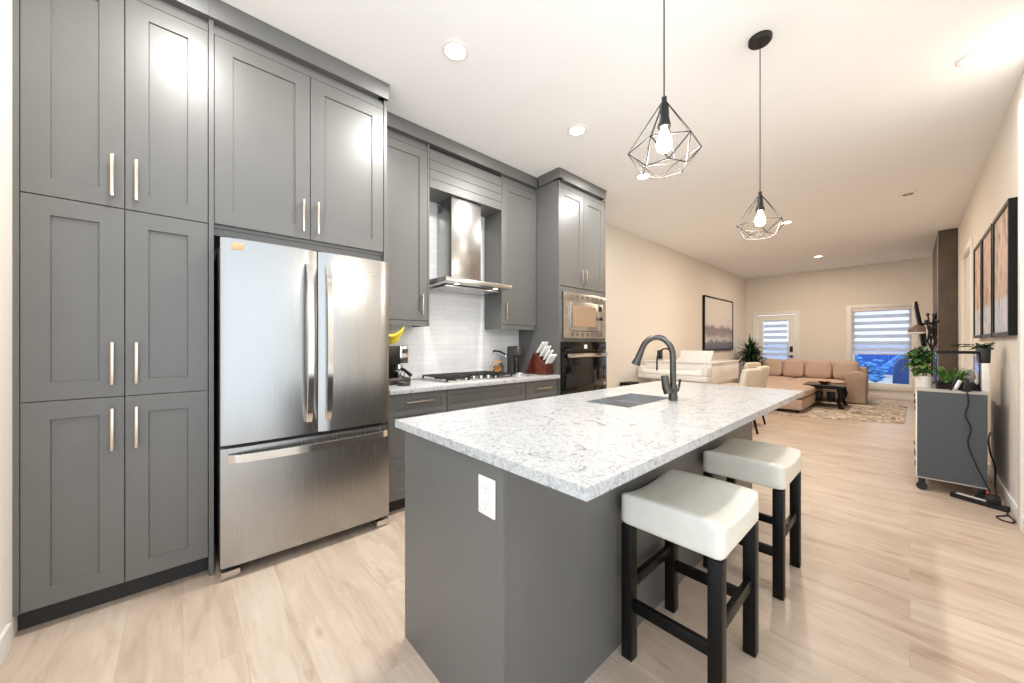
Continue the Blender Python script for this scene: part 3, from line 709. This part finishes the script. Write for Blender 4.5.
for z in (.757, .807):
    so = MB().box(-.908, -.874, .6995, .7015, z-.018, z+.018, .003).build('socket', 'white', ol)
    MB().box(-.899, -.897, .6992, .6997, z-.004, z+.008).box(-.886, -.884, .6992, .6997, z-.004, z+.008).box(-.893, -.889, .6992, .6997, z-.014, z-.009).build('slots', 'ventgrey', so)

# ------------------------------------------------------------------ stools
def make_stool(loc, label):
    t = thing('bar_stool', label, 'stool', loc, 'saddle bar stools at the island')
    x, y = loc[0], loc[1]; hx, hy = .19, .22
    b = bmesh.new(); bmesh.ops.create_cube(b, size=1); bmesh.ops.subdivide_edges(b, edges=list(b.edges), cuts=14, use_grid_fill=True)
    r = .022; z0, z1 = .535, .665
    for v in b.verts:
        q = v.co*2; p = Vector((q.x*hx, q.y*hy, q.z*(z1-z0)/2)); h = Vector((hx, hy, (z1-z0)/2))
        inn = Vector([max(-(h[i]-r), min(h[i]-r, p[i])) for i in range(3)]); d = p-inn
        if d.length > 1e-6: p = inn+d.normalized()*r
        if q.z > 0: p.z += (-.026*(1-q.y**2)+.006*(1-q.x**2))*q.z
        v.co = Vector((x, y, (z0+z1)/2))+p
    MB()._add(b).build('seat', 'leather', t, angle=60)
    lx, ly = hx-.028, hy-.028
    for sx in (-1, 1):
        for sy in (-1, 1):
            MB().prism([(x+sx*lx-.023, y+sy*ly-.023), (x+sx*lx+.023, y+sy*ly-.023), (x+sx*lx+.023, y+sy*ly+.023), (x+sx*lx-.023, y+sy*ly+.023)], 'z', .0005, .536, .003).build('leg', 'blackwood', t)
    for sy in (-1, 1): MB().box(x-lx+.023, x+lx-.023, y+sy*ly-.011, y+sy*ly+.011, .195, .24, .002).build('stretcher', 'blackwood', t)
    for sx in (-1, 1): MB().box(x+sx*lx-.011, x+sx*lx+.011, y-ly+.023, y+ly-.023, .27, .315, .002).build('stretcher', 'blackwood', t)
    return t
st = make_stool((-.6, 1.525, 0), 'cream leather saddle bar stool nearest the camera, at the island')
dup(st, (-.6, 2.385, 0), 'cream leather saddle bar stool farther along the island, behind the nearest one')

# ------------------------------------------------------------------ pendants
def make_pendant(loc, label):
    x, y = loc[0], loc[1]
    t = thing('pendant_light', label, 'pendant light', (x, y, CEIL), 'wire cage pendants over the island')
    MB().lathe([(0, -.028), (.055, -.028), (.062, -.02), (.062, -.0005), (0, -.0005)], (x, y, CEIL)).build('ceiling_canopy', 'cage', t)
    MB().cyl((x, y, CEIL-.028), (x, y, 2.17), .0028, n=8).build('cord', 'cage', t)
    MB().lathe([(0, .10), (.008, .10), (.012, .085), (.016, .08), (.018, .03), (.024, .0), (.022, -.005), (0, -.005)], (x, y, 2.075)).build('socket', 'cage', t)
    MB().lathe([(.011, 0), (.013, -.012), (.024, -.04), (.028, -.06), (.023, -.082), (.010, -.092), (0, -.093)], (x, y, 2.07)).build('bulb', 'bulb', t)
    g = MB(); A = Vector((x, y, 2.178)); n = 6
    ph = .62
    U = [Vector((x+.129*math.cos(ph+2*PI*k/n), y+.129*math.sin(ph+2*PI*k/n), 1.985)) for k in range(n)]
    Lo = [Vector((x+.080*math.cos(ph+2*PI*(k+.5)/n), y+.080*math.sin(ph+2*PI*(k+.5)/n), 1.915)) for k in range(n)]
    for k in range(n):
        for a, b_ in ((A+(U[k]-A).normalized()*.012, U[k]), (U[k], U[(k+1) % n]), (U[k], Lo[k]), (Lo[k], U[(k+1) % n]), (Lo[k], Lo[(k+1) % n])):
            g.cyl(a, b_, .0021, n=6)
    g.ball(A, .012, sub=1)
    g.build('wire_cage', 'cage', t)
    ld = bpy.data.lights.new('pendant_bulb', 'POINT'); ld.energy = PENDANT_W; ld.shadow_soft_size = .035; ld.color = (1, .97, .93)
    lo = bpy.data.objects.new('pendant_bulb', ld); COL.objects.link(lo); lo.parent = t; lo.location = (0, 0, 1.93-CEIL)
    return t
pd = make_pendant((-.62, 1.335), 'geometric wire cage pendant hanging nearest the camera over the island')
dup(pd, (-.614, 2.602, CEIL), 'geometric wire cage pendant hanging farther away over the island far end')

# ------------------------------------------------------------------ ceiling fittings
def downlight(x, y, label, warm, pw=1.0):
    t = thing('recessed_light', label, 'ceiling light', (x, y, CEIL), 'recessed ceiling lights')
    MB().lathe([(.062, -.0005), (.085, -.0005), (.085, -.006), (.066, -.010), (.062, -.006)], (x, y, CEIL)).build('trim_ring', 'white', t)
    MB().cyl((x, y, CEIL-.0006), (x, y, CEIL-.005), .0615, n=28).build('diffuser', 'lamp_on', t)
    ld = bpy.data.lights.new('downlight', 'AREA'); ld.shape = 'DISK'; ld.size = .12; ld.energy = DOWNLIGHT_W*pw
    ld.color = (1, .83, .65) if warm else (1, .985, .955)
    lo = bpy.data.objects.new('downlight', ld); COL.objects.link(lo); lo.parent = t; lo.location = (0, 0, -.012)
for x, y, lb, wm, pw in ((-1.94, .02, 'round recessed ceiling light in front of the pantry cabinet, above the frame', 0, .7), (-1.94, 1.28, 'round recessed ceiling light in front of the fridge and hood', 0, .9), (-1.95, 2.54, 'round recessed ceiling light in front of the oven tower', 0, 1),
                     (-1.99, 3.78, 'round recessed ceiling light seen just below the nearest pendant', 0, .8), (.29, 3.80, 'round recessed ceiling light close to the right wall', 0, .4),
                     (-1.27, 6.83, 'round recessed ceiling light seen beside the farther pendant cage', 1, 1.5), (-1.31, 10.0, 'round recessed ceiling light above the sofa, farthest away', 1, 1.5)):
    downlight(x, y, lb, wm, pw)
sd = thing('smoke_detector', 'round white smoke detector on the ceiling near the right wall', 'smoke detector', (-.015, 6.55, CEIL))
MB().lathe([(0, -.035), (.05, -.035), (.062, -.02), (.065, -.0005), (0, -.0005)], (-.015, 6.55, CEIL)).build('housing', 'ceramic', sd)
MB().lathe([(.03, -.036), (.045, -.036), (.045, -.038), (.03, -.038)], (-.015, 6.55, CEIL)).build('vent_ring', 'rubber', sd)

# ------------------------------------------------------------------ right wall: pictures, console and what stands on it
for lb, y0, y1 in (('right panel of the black framed tree triptych, nearest the camera', 4.41, 5.16), ('middle panel of the black framed tree triptych', 5.22, 5.86), ('left panel of the black framed tree triptych, farthest away', 5.92, 6.54)):
    t = thing('framed_print', lb, 'picture', (XR, (y0+y1)/2, 1.8), 'framed triptych on the right wall')
    fm = MB()
    z0, z1 = 1.32, 2.31
    for a in ((y0, y0+.03, z0, z1), (y1-.03, y1, z0, z1), (y0+.03, y1-.03, z0, z0+.03), (y0+.03, y1-.03, z1-.03, z1)): fm.box(XR-.042, XR-.001, a[0], a[1], a[2], a[3])
    fm.build('frame', 'blackwood', t)
    MB().box(XR-.032, XR-.004, y0+.03, y1-.03, z0+.03, z1-.03).build('print', 'birch', t)
cx0, cx1, cy0, cy1 = .040, .414, 4.70, 5.75
cn = thing('media_console', 'slate grey console cabinet on castors along the right wall', 'cabinet', ((cx0+cx1)/2, 5.2, 0))
MB().box(cx0+.004, cx1, cy0, cy1, .118, .852).build('carcass', 'slate', cn)
MB().box(cx0-.002, cx1+.002, cy0-.004, cy1+.004, .8525, .868, .003).build('top_board', 'edgegrey', cn)
MB().box(cx0-.001, cx1+.001, cy0-.003, cy1+.003, .108, .1175, .003).build('bottom_board', 'edgegrey', cn)
for a, b_ in ((cy0+.003, 5.222), (5.226, cy1-.003)):
    d = MB().box(cx0-.006, cx0+.0035, a, b_, .12, .85, .002).build('door', 'ceramic', cn)
    for z in (.22, .30, .70, .76): MB().box(cx0-.012, cx0-.006, a+.02, a+.05, z-.02, z+.02, .002).build('hinge', 'black', d)
for x in (cx0+.03, cx1-.03):
    for y in (cy0+.03, cy1-.06):
        c = MB().cyl((x, y-.012, .0345), (x, y+.012, .0345), .034, n=20).build('castor', 'rubber', cn)
        MB().box(x-.02, x+.02, y-.03, y+.03, .0690, .1075, .002).build('castor_plate', 'black', c)
CT = .8685
# terrarium
ta = thing('glass_terrarium', 'black framed glass terrarium tank planted with greenery on the console', 'terrarium', (.28, 5.05, CT))
tx0, tx1, ty0, ty1, tz1 = .156, .392, 4.86, 5.26, 1.195
fm = MB()
for z0, z1 in ((CT, CT+.022), (tz1-.02, tz1)):
    fm.box(tx0, tx1, ty0, ty0+.008, z0, z1).box(tx0, tx1, ty1-.008, ty1, z0, z1).box(tx0, tx0+.008, ty0+.008, ty1-.008, z0, z1).box(tx1-.008, tx1, ty0+.008, ty1-.008, z0, z1)
for x in (tx0, tx1-.006):
    for y in (ty0, ty1-.006): fm.box(x, x+.006, y, y+.006, CT+.022, tz1-.02)
fm.build('frame', 'blackwood', ta)
gl = MB().box(tx0+.006, tx1-.006, ty0+.002, ty0+.004, CT+.02, tz1-.02).box(tx0+.006, tx1-.006, ty1-.004, ty1-.002, CT+.02, tz1-.02).box(tx0+.002, tx0+.004, ty0+.006, ty1-.006, CT+.02, tz1-.02).box(tx1-.004, tx1-.002, ty0+.006, ty1-.006, CT+.02, tz1-.02)
gl.build('glass_panes', 'glass', ta)
MB().box(tx0+.009, tx1-.009, ty0+.009, ty1-.009, CT+.004, CT+.05, .004).build('soil', 'soil', ta)
lf = MB()
for i in range(90):
    x = random.uniform(tx0+.04, tx1-.10); y = random.uniform(ty0+.05, ty1-.06); a = random.uniform(0, 2*PI)
    lf.leaf((x, y, CT+.045), (math.cos(a)*.5, math.sin(a)*.5, 1), random.uniform(.09, .19), .026, .8)
lf.build('plants', 'green_light', ta)
rk = MB().ball((.33, 5.12, CT+.10), .065, .9, 1, 1.15, 2, .08); rk.build('rock', 'ceramic', ta)
# leafy plant in white pot
lp = thing('potted_plant', 'leafy green plant in a white pot on the console left side', 'plant', (.09, 5.02, CT))
MB().lathe([(0, 0), (.052, 0), (.060, .09), (.062, .1), (.056, .1), (.052, .08), (0, .078)], (.085, 5.0, CT)).build('pot', 'ceramic', lp)
MB().lathe([(.0525, .08), (0, .086)], (.085, 5.0, CT)).build('soil', 'soil', lp)
fo = MB(); fo2 = MB(); stm = MB()
PX_, PY_ = .078, 5.0
for i in range(95):
    a = random.uniform(0, 2*PI); h_ = random.uniform(.02, .24); rr = random.uniform(.0, .03)
    ln = random.uniform(.08, .125)
    if math.cos(a) > .35: ln *= .55
    fo_ = (fo if i % 3 else fo2)  # every third leaf is paler, painting highlights into the foliage
    fo_.leaf((PX_+rr*math.cos(a), PY_+rr*math.sin(a), CT+.10+h_), (math.cos(a), math.sin(a), random.uniform(-.2, .9)), ln, random.uniform(.046, .062), .9)
fo.leaf((.06, 4.98, CT+.22), (-1, -.3, -.35), .16, .05, .9)
fo.leaf((.06, 4.97, CT+.27), (-.8, -.5, .3), .13, .05, .9)
for i in range(6):
    a = i*PI/3; stm.tube([(.085, 5.0, CT+.08), (.08+.02*math.cos(a), 5.0+.02*math.sin(a), CT+.20), (.08+.03*math.cos(a), 5.0+.03*math.sin(a), CT+.33)], .003, 6)
fo.build('leaves', 'green', lp); fo2.build('highlight_leaves', 'green_light', lp)['label'] = 'pale leaves standing in for highlights'; stm.build('stems', 'green_light', lp)
# white box and black pot
wb_ = thing('white_speaker', 'narrow white upright box on the console beside the terrarium', 'speaker', (.413, 5.0, CT))
MB().box(.396, .437, 4.84, 5.06, CT, 1.10, .004).build('cabinet', 'ceramic', wb_)
MB().box(.3945, .396, 4.87, 5.03, CT+.03, 1.07).build('grille', 'white', wb_)
bp = thing('trailing_plant', 'trailing plant in a square black pot on the white upright box', 'plant', (.413, 4.95, 1.1))
MB().prism([(.388, 1.1005), (.442, 1.1005), (.446, 1.225), (.378, 1.225)], 'y', 4.86, 5.04, .004).build('pot', 'black', bp)
tr = MB()
for i in range(24):
    a = random.uniform(0, 2*PI); tr.leaf((.41+random.uniform(-.03, .03), 4.95+random.uniform(-.05, .05), 1.22), (math.cos(a)*.8-.35, math.sin(a)*.6-.2, random.uniform(.1, .9)), random.uniform(.05, .09), .034, 1.0)
for i in range(9): tr.leaf((.36-.013*i, 4.93, 1.245+.012*math.sin(i*1.7)), (-.7, random.uniform(-1, .3), random.uniform(-.5, .5)), .05, .03, .5)
tr.build('leaves', 'dgreen', bp)
MB().tube([(.40, 4.95, 1.22), (.36, 4.94, 1.25), (.30, 4.93, 1.255), (.25, 4.93, 1.235)], .003, 6).build('vine', 'green', bp)
# tablet-like devices leaning before the tank
dv = thing('black_device', 'black wedge shaped device in front of the terrarium', 'device', (.30, 4.76, CT))
MB().prism([(.285, CT), (.335, CT), (.325, CT+.10), (.305, CT+.115)], 'y', 4.73, 4.79, .004).build('body', 'black', dv)
ph_ = thing('white_phone_stand', 'small pale slanted panel leaning left of the black device', 'device', (.26, 4.76, CT))
MB().prism([(.235, CT), (.262, CT), (.292, CT+.085), (.27, CT+.095)], 'y', 4.745, 4.765, .002).build('panel', 'chrome', ph_)
MB().prism([(.225, CT), (.236, CT), (.268, CT+.12), (.258, CT+.122)], 'y', 4.765, 4.775, .001).build('back', 'black', ph_)
# small dome lamp
dl = thing('dome_lamp', 'small brown domed desk lamp behind the leafy plant', 'lamp', (.10, 5.5, CT))
MB().lathe([(0, .075), (.03, .068), (.05, .045), (.06, .01), (.062, 0), (.058, 0), (.046, .04), (.0, .068)], (.045, 5.48, 1.375)).build('shade', 'brown', dl)
MB().lathe([(.0, -.01), (.045, -.012), (.063, -.004), (.064, .004), (.0, .006)], (.045, 5.48, 1.372)).build('diffuser_rim', 'ceramic', dl)
MB().tube([(.11, 5.5, CT+.02), (.115, 5.5, 1.2), (.10, 5.5, 1.43), (.06, 5.485, 1.46), (.045, 5.48, 1.445)], .006, 8).build('stem', 'black', dl)
MB().lathe([(0, 0), (.06, 0), (.058, .015), (0, .02)], (.11, 5.5, CT)).build('base', 'black', dl)
# cords, power strip, outlet
def smooth(pts, n=8):
    P_ = [Vector(p) for p in pts]; P_ = [P_[0]]+P_+[P_[-1]]; out = []
    for i in range(1, len(P_)-2):
        for k in range(n):
            t = k/n; a, b_, c, d = P_[i-1:i+3]
            out.append(.5*((2*b_)+(c-a)*t+(2*a-5*b_+4*c-d)*t*t+(3*b_-a-3*c+d)*t**3))
    out.append(P_[-2]); return out
tag(MB().tube(smooth([(.31, 4.73, CT+.01), (.312, 4.685, CT-.005), (.318, 4.675, .78), (.302, 4.672, .68), (.330, 4.672, .58), (.315, 4.67, .46), (.345, 4.67, .33), (.38, 4.665, .22), (.415, 4.66, .12), (.43, 4.64, .05)]), .0045, 8).build('extension_cable', 'black'), 'black power cord hanging down the console side panel', 'cord')
tag(MB().tube(smooth([(XR-.012, 5.6, .43), (.48, 5.4, .40), (.462, 5.1, .33), (.468, 4.9, .25), (.455, 4.75, .13), (.46, 4.66, .05)]), .0055, 8).build('extension_cable', 'black'), 'black power cord running from the wall outlet to the power strip', 'cord')
tag(MB().tube(smooth([(.49, 4.52, .012), (.47, 4.44, .006), (.425, 4.38, .006), (.44, 4.31, .006), (.485, 4.30, .006), (.498, 4.36, .008), (.485, 4.45, .008)]), .005, 8).build('extension_cable', 'black'), 'black cord looped on the floor by the baseboard', 'cord')
ps = thing('power_strip', 'long black power strip lying on the floor in front of the console', 'power strip', (.36, 4.64, 0))
mt = Matrix.Translation((.365, 4.635, 0)) @ Matrix.Rotation(-.50, 4, 'Z')
MB().box(-.15, .15, -.028, .028, .0008, .038, .006, mtx=mt).build('strip_body', 'black', ps)
MB().box(-.12, .09, -.021, .021, .0382, .0395, mtx=mt).build('socket_face', 'ceramic', ps)
ad = thing('power_adapter', 'chunky black power adapter plugged into the power strip', 'adapter', (.42, 4.63, .04))
MB().box(.395, .465, 4.56, 4.64, .040, .095, .006, mtx=None).build('body', 'black', ad)
MB().box(.40, .416, 4.62, 4.636, .0955, .11, .002).build('red_light_switch', P('red_plastic', (190, 50, 36), .4), ad)['label'] = 'small red switch'
we = thing('wall_outlet', 'white wall outlet low on the right wall behind the console', 'outlet', (XR, 5.6, .42))
MB().box(XR-.006, XR-.0005, 5.565, 5.64, .365, .485, .002).build('cover_plate', 'ceramic', we)
MB().box(XR-.009, XR-.006, 5.585, 5.62, .385, .465, .002).build('sockets', 'white', we)
# fireplace column and television
fp = thing('fireplace_column', 'full-height fireplace column clad in dark brown tile on the right wall', 'fireplace', (.42, 10.2, 0))
MB().box(.312, XR-.0005, 9.19, 11.2, .0005, CEIL-.001).build('tiled_mass', 'tile_dark', fp)
MB().box(.309, .3118, 9.186, 9.206, .0005, CEIL-.001).build('corner_trim', 'white', fp)
MB().box(.309, .3115, 9.7, 10.7, .15, .62).build('firebox_glass', 'dark_glass', fp)
tv = thing('television', 'thin black television tilted on a wall arm at the fireplace', 'television', (.16, 9.9, 1.6))
MB().prism([(.055, 1.98), (.085, 1.985), (.205, 1.20), (.150, 1.19)], 'y', 9.25, 10.65, .004).build('panel', 'tvblack', tv)
MB().tube([(.13, 9.95, 1.6), (.20, 9.6, 1.62), (.30, 9.95, 1.62)], .022, 8).box(.28, .3085, 9.8, 10.1, 1.4, 1.8, .004).build('wall_arm', 'black', tv)
sc_ = thing('black_candelabra', 'ornate black metal holder standing before the fireplace column', 'ornament', (.20, 8.6, 0))
s_ = MB().lathe([(0, 0), (.12, 0), (.12, .015), (.03, .03), (.014, .06), (.014, 1.2), (.02, 1.22), (0, 1.24)], (.235, 8.75, .0005), 16)
s_.build('stand', 'black', sc_)
ar = MB()
for i in range(7):
    a = i*2*PI/7; hh = 1.62+.12*math.sin(i*2.1)
    ar.tube([(.235, 8.75, 1.15), (.235+.05*math.cos(a), 8.75+.05*math.sin(a), 1.3), (.235+.03*math.cos(a+.7), 8.75+.03*math.sin(a+.7), 1.45), (.235+.06*math.cos(a+.3), 8.75+.06*math.sin(a+.3), hh)], .012, 6)
    ar.ball((.235+.06*math.cos(a+.3), 8.75+.06*math.sin(a+.3), hh), .026, sub=1)
ar.build('arms', 'black', sc_)

# ------------------------------------------------------------------ left wall of the living room
pt = thing('framed_landscape', 'large framed misty lake picture on the left living room wall', 'picture', (XL, 9.67, 1.7))
y0, y1, z0, z1 = 8.70, 10.66, 1.10, 2.36
fm = MB()
for a in ((y0, y0+.03, z0, z1), (y1-.03, y1, z0, z1), (y0+.03, y1-.03, z0, z0+.03), (y0+.03, y1-.03, z1-.03, z1)): fm.box(XL+.001, XL+.05, a[0], a[1], a[2], a[3])
fm.build('frame', 'blackwood', pt)
MB().box(XL+.004, XL+.036, y0+.03, y1-.03, z0+.03, z1-.03).build('print', 'mist', pt)
th = thing('wall_thermostat', 'small black thermostat on the left wall above the piano', 'thermostat', (XL, 6.6, 1.07))
MB().box(XL+.001, XL+.014, 6.52, 6.72, .98, 1.14, .004).build('back_plate', 'rubber', th)
MB().lathe([(0, .02), (.05, .02), (.055, .0), (0, 0)], (0, 0, 0), mtx=Matrix.Translation((XL+.0145, 6.62, 1.06)) @ Matrix.Rotation(PI/2, 4, 'Y')).build('dial', 'black', th)

# ------------------------------------------------------------------ piano
pn = thing('grand_piano', 'white baby grand piano along the left wall beyond the island', 'piano', (-2.5, 6.3, 0))
def curve_case(g=0):
    pts = [(-3.05+g, 5.86+g), (-2.0-g, 5.86+g), (-2.0-g, 7.15)]
    for i in range(1, 9):
        t = i/8; pts.append((-2.0-g-.95*t, 7.15+.45*math.sin(t*PI/2)-.08*math.sin(t*PI)))
    pts.append((-3.05+g, 7.5-g)); return pts
MB().prism(curve_case(), 'z', .66, .955, .006).build('case', 'piano', pn)
MB().prism(curve_case(-.015), 'z', .957, .977, .004).build('lid', 'piano', pn)
MB().box(-3.06, -1.99, 5.64, 5.86, .70, .775, .006).build('key_bed', 'piano', pn)
for x0, x1 in ((-3.06, -2.99), (-2.06, -1.99)): MB().box(x0, x1, 5.64, 5.86, .776, .90, .01).build('key_block', 'piano', pn)
MB().prism([(5.65, .778), (5.80, .778), (5.80, .86), (5.72, .84), (5.65, .80)], 'x', -2.985, -2.065, .004).build('key_lid', 'piano', pn)
MB().box(-2.99, -2.06, 5.80, 5.85, .776, .93, .004).build('fallboard', 'piano', pn)
MB().prism([(5.90, .978), (5.92, .978), (6.06, 1.145), (6.045, 1.15)], 'x', -2.52, -2.03, .002).build('music_desk', 'piano', pn)
for x, y in ((-2.95, 5.98), (-2.1, 5.98), (-2.75, 7.3)):
    l_ = MB().lathe([(0, 0), (.03, 0), (.035, .05), (.03, .08), (.05, .55), (.055, .66), (0, .66)], (x, y, .0005), 14).build('leg', 'piano', pn)
sd_ = thing('side_table', 'small dark wooden side table against the left wall beside the piano', 'table', (-3.05, 5.35, 0))
MB().box(-3.14, -2.97, 5.2, 5.5, .60, .64, .004).build('top', 'blackwood', sd_)
for x in (-3.125, -2.985):
    for y in (5.22, 5.48): MB().box(x-.012, x+.012, y-.012, y+.012, .0005, .6).build('leg', 'blackwood', sd_)

# ------------------------------------------------------------------ dining chairs
def dining_chair(loc, label, rot):
    t = thing('dining_chair', label, 'chair', (0, 0, 0), 'cream upholstered dining chairs')
    MB().pillow(-.22, .2, -.22, .22, .38, .49, .04, .012).build('seat', 'chairfab', t)
    m_ = Matrix.Translation((.2, 0, .42)) @ Matrix.Rotation(math.radians(11), 4, 'Y')
    MB().pillow(-.035, .045, -.22, .22, 0, .505, .025, .006, mtx=m_).build('backrest', 'chairfab', t)
    for sx, sy in ((-1, -1), (-1, 1), (1, -1), (1, 1)):
        MB().tube([(sx*.18, sy*.18, .39), (sx*.18+(.09 if sx > 0 else -.01), sy*.185, .0005)], [.022, .014], 8).build('leg', 'blackwood', t)
    t.location = loc; t.rotation_euler = (0, 0, rot)
    return t
dc = dining_chair((-1.73, 5.80, 0), 'cream upholstered dining chair nearest the island, with its dark leg showing', math.radians(-12))
dup(dc, (-1.80, 6.55, 0), 'cream upholstered dining chair behind the nearest dining chair', math.radians(-4))
dup(dc, (-2.22, 7.79, 0), 'cream upholstered dining chair farthest from the island, past the piano tail', math.radians(-14))

# ------------------------------------------------------------------ living room
rg = MB().prism([(-2.6, 7.55), (-1.117, 7.95), (-.06, 8.36), (-.03, 11.3), (-2.6, 11.3)], 'z', .0005, .012).build('area_rug', 'rug')
tag(rg, 'mottled brown and cream area rug under the coffee table', 'rug')
sf = thing('sectional_sofa', 'tan sectional sofa with chaise in front of the back wall', 'sofa', (-1.7, 10.5, .012))
MB().pillow(-2.75, -.93, 10.35, 11.3, .06, .30, .04, .0).build('base', 'sofa', sf)
MB().pillow(-2.35, -1.27, 8.08, 10.36, .06, .28, .05, .0).build('chaise_base', 'sofa', sf)
MB().pillow(-2.35, -1.265, 8.06, 10.42, .27, .435, .06, .012).build('chaise_cushion', 'sofa_light', sf)
for a, b_ in ((-2.75, -1.86), (-1.85, -.935)): MB().pillow(a, b_, 10.33, 11.05, .29, .455, .05, .012).build('seat_cushion', 'sofa_light', sf)
MB().pillow(-2.78, -.62, 11.13, 11.38, .1, .76, .08, .0).build('back_frame', 'sofa', sf)
arm = [(-.925, .03), (-.60, .03), (-.60, .50)]
for i in range(11):
    a = -.2+PI*1.1*i/10; arm.append((-.76+.175*math.cos(a), .545+.135*math.sin(a)))
arm.append((-.925, .50))
MB().prism(arm, 'y', 10.28, 10.70, .02, 3).build('arm', 'sofa', sf)
MB().pillow(-.925, -.62, 10.71, 11.12, .06, .46, .04, .0).build('side_panel', 'sofa', sf)
for x in (-2.68, -1.0):
    for y in (10.42, 11.2): MB().cyl((x, y, .0125), (x, y, .07), .025, n=10).build('foot', 'blackwood', sf)
for x in (-2.28, -1.36): MB().cyl((x, 8.2, .0125), (x, 8.2, .07), .025, n=10).build('foot', 'blackwood', sf)
for (a, b_, r_, lb) in ((-2.53, -2.11, .0, 'tan back cushion at the left end of the sofa row, by the door'), (-2.10, -1.69, .0, 'tan back cushion second from the left on the sofa'), (-1.67, -1.19, .0, 'tan back cushion second from the right, leaning, on the sofa'), (-1.17, -.74, .0, 'tan back cushion at the right end of the sofa, beside the arm')):
    m_ = Matrix.Translation(((a+b_)/2, 10.87, .475)) @ Matrix.Rotation(math.radians(-14), 4, 'X') @ Matrix.Rotation(r_, 4, 'Y')
    tag(MB().pillow(-(b_-a)/2+.012, (b_-a)/2-.012, -.08, .08, 0, .40, .04, .018, mtx=m_).build('sofa_cushion', 'sofa'), lb, 'cushion', 'back cushions on the sofa')
# coffee table
cf = thing('coffee_table', 'dark wooden coffee table with glass top on the rug', 'table', (-1.14, 9.55, .012))
MB().box(-1.45, -.84, 9.2, 10.0, .44, .455, .004).build('glass_top', 'dark_glass', cf)
MB().box(-1.41, -.88, 9.24, 9.96, .385, .438, .006).build('apron', 'blackwood', cf)
for x in (-1.38, -.91):
    for y in (9.28, 9.92): MB().tube([(x, y, .385), (x+(.03 if x > -1 else -.03), y, .25), (x, y, .12), (x+(.04 if x > -1 else -.04), y, .0125)], [.04, .045, .03, .04], 10).build('leg', 'blackwood', cf)
MB().box(-1.37, -.92, 9.27, 9.93, .13, .155, .004).build('shelf', 'blackwood', cf)
for q, (x, y, s, lb) in enumerate(((-1.24, 9.45, .08, 'dark woven basket on the coffee table shelf, left one'), (-1.05, 9.5, .07, 'dark woven basket on the coffee table shelf, right one'))):
    tag(MB().lathe([(0, 0), (s*.8, 0), (s, .15), (s*.92, .15), (s*.74, .01), (0, .01)], (x, y, .156), 14).build('basket', 'rubber'), lb, 'basket', 'baskets under the coffee table')
tag(MB().lathe([(0, 0), (.05, 0), (.11, .05), (.105, .052), (.045, .008), (0, .008)], (-1.15, 9.5, .4555), 18).build('decor_bowl', 'cherry'), 'shallow brown bowl on the coffee table glass', 'bowl')
# dracaena
dr_ = thing('floor_plant', 'tall spiky green houseplant in the corner by the back door', 'plant', (-2.78, 10.75, 0))
MB().lathe([(0, 0), (.14, 0), (.18, .32), (.185, .34), (.165, .34), (.155, .30), (0, .29)], (-2.78, 10.95, .0005)).build('pot', 'ceramic', dr_)
tk = MB()
for k in range(4):
    a = k*PI/2; tk.tube([(-2.80+.04*math.cos(a), 10.95+.04*math.sin(a), .29), (-2.80+.06*math.cos(a), 10.95+.06*math.sin(a), .8+.12*k)], .018, 8)
tk.build('canes', 'cherry', dr_)
lv = MB()
for k in range(4):
    a0_ = k*PI/2; bx, by, bz = -2.76+.06*math.cos(a0_), 10.95+.06*math.sin(a0_), .75+.13*k
    for i in range(80):
        a = random.uniform(0, 2*PI); el = random.uniform(-.3, 1.45)
        lv.leaf((bx, by, bz+random.uniform(-.2, .03)), (math.cos(a)*math.cos(el), math.sin(a)*math.cos(el), math.sin(el)), random.uniform(.30, .46), .05, .9, 6, .15)
lv.build('leaves', 'dgreen', dr_)

# ------------------------------------------------------------------ outside the back window
M['deck'] = P('grey_deck_boards', (150, 152, 160), .8, noise=.1)
M['bluefence'] = P('dusk_blue_boards', (24, 78, 170), .6, noise=.2, nscale=6)  # blue evening light put into the base colour of the boards
M['bluecover'] = P('dusk_navy_vinyl', (28, 58, 118), .5)  # dusk blue is part of this colour too
M['frost'] = P('dusk_blue_frost', (78, 136, 204), .7, noise=.15, nscale=5)  # snowy shrub tinted blue in its colour, in place of dusk light
struct(MB().box(-8, 8, 12.15, 30, -.3, -.1).build('ground', 'deck'))
fe = thing('garden_fence', 'blue board fence seen through the bottom of the back window', 'fence', (-1, 22, -.1))
fb = MB()
for i in range(40): fb.box(-5+i*.2, -5+i*.2+.1985, 22, 22.03, -.05, 1.35, .004, 1)
fb.build('boards', 'bluefence', fe)
MB().box(-5, 3, 22.031, 22.08, .2, .3).box(-5, 3, 22.031, 22.08, 1.05, 1.15).build('rails', 'bluefence', fe)
gc = thing('covered_grill', 'navy covered grill outside the window, right side', 'grill', (-.1, 15.6, -.1))
MB().prism([(-.35, -.1), (.35, -.1), (.33, .62), (.2, .86), (-.2, .86), (-.33, .62)], 'y', 15.3, 15.9, .05, 3).build('vinyl_cover', 'bluecover', gc)
bs = thing('garden_shrub', 'pale blue frosted shrub outside the back window', 'shrub', (-.80, 17.4, -.1))
sb = MB()
for br_ in range(9):
    a = random.uniform(-1.1, 1.1); L0 = random.uniform(.5, 1.0)
    for q in range(9):
        t = (q+1)/9; sb.ball((-.80+math.sin(a)*L0*t+random.uniform(-.06, .06), 17.4+random.uniform(-.15, .15), .0+math.cos(a)*L0*t+random.uniform(-.05, .05)), random.uniform(.05, .085), 1.3, 1, .75, 2, .18)
sb.build('foliage', 'frost', bs)
MB().tube([(-.80, 17.4, -.0995), (-.6, 17.4, .5), (-.15, 17.4, .95)], [.05, .04, .03], 8).build('branch', 'frost', bs)
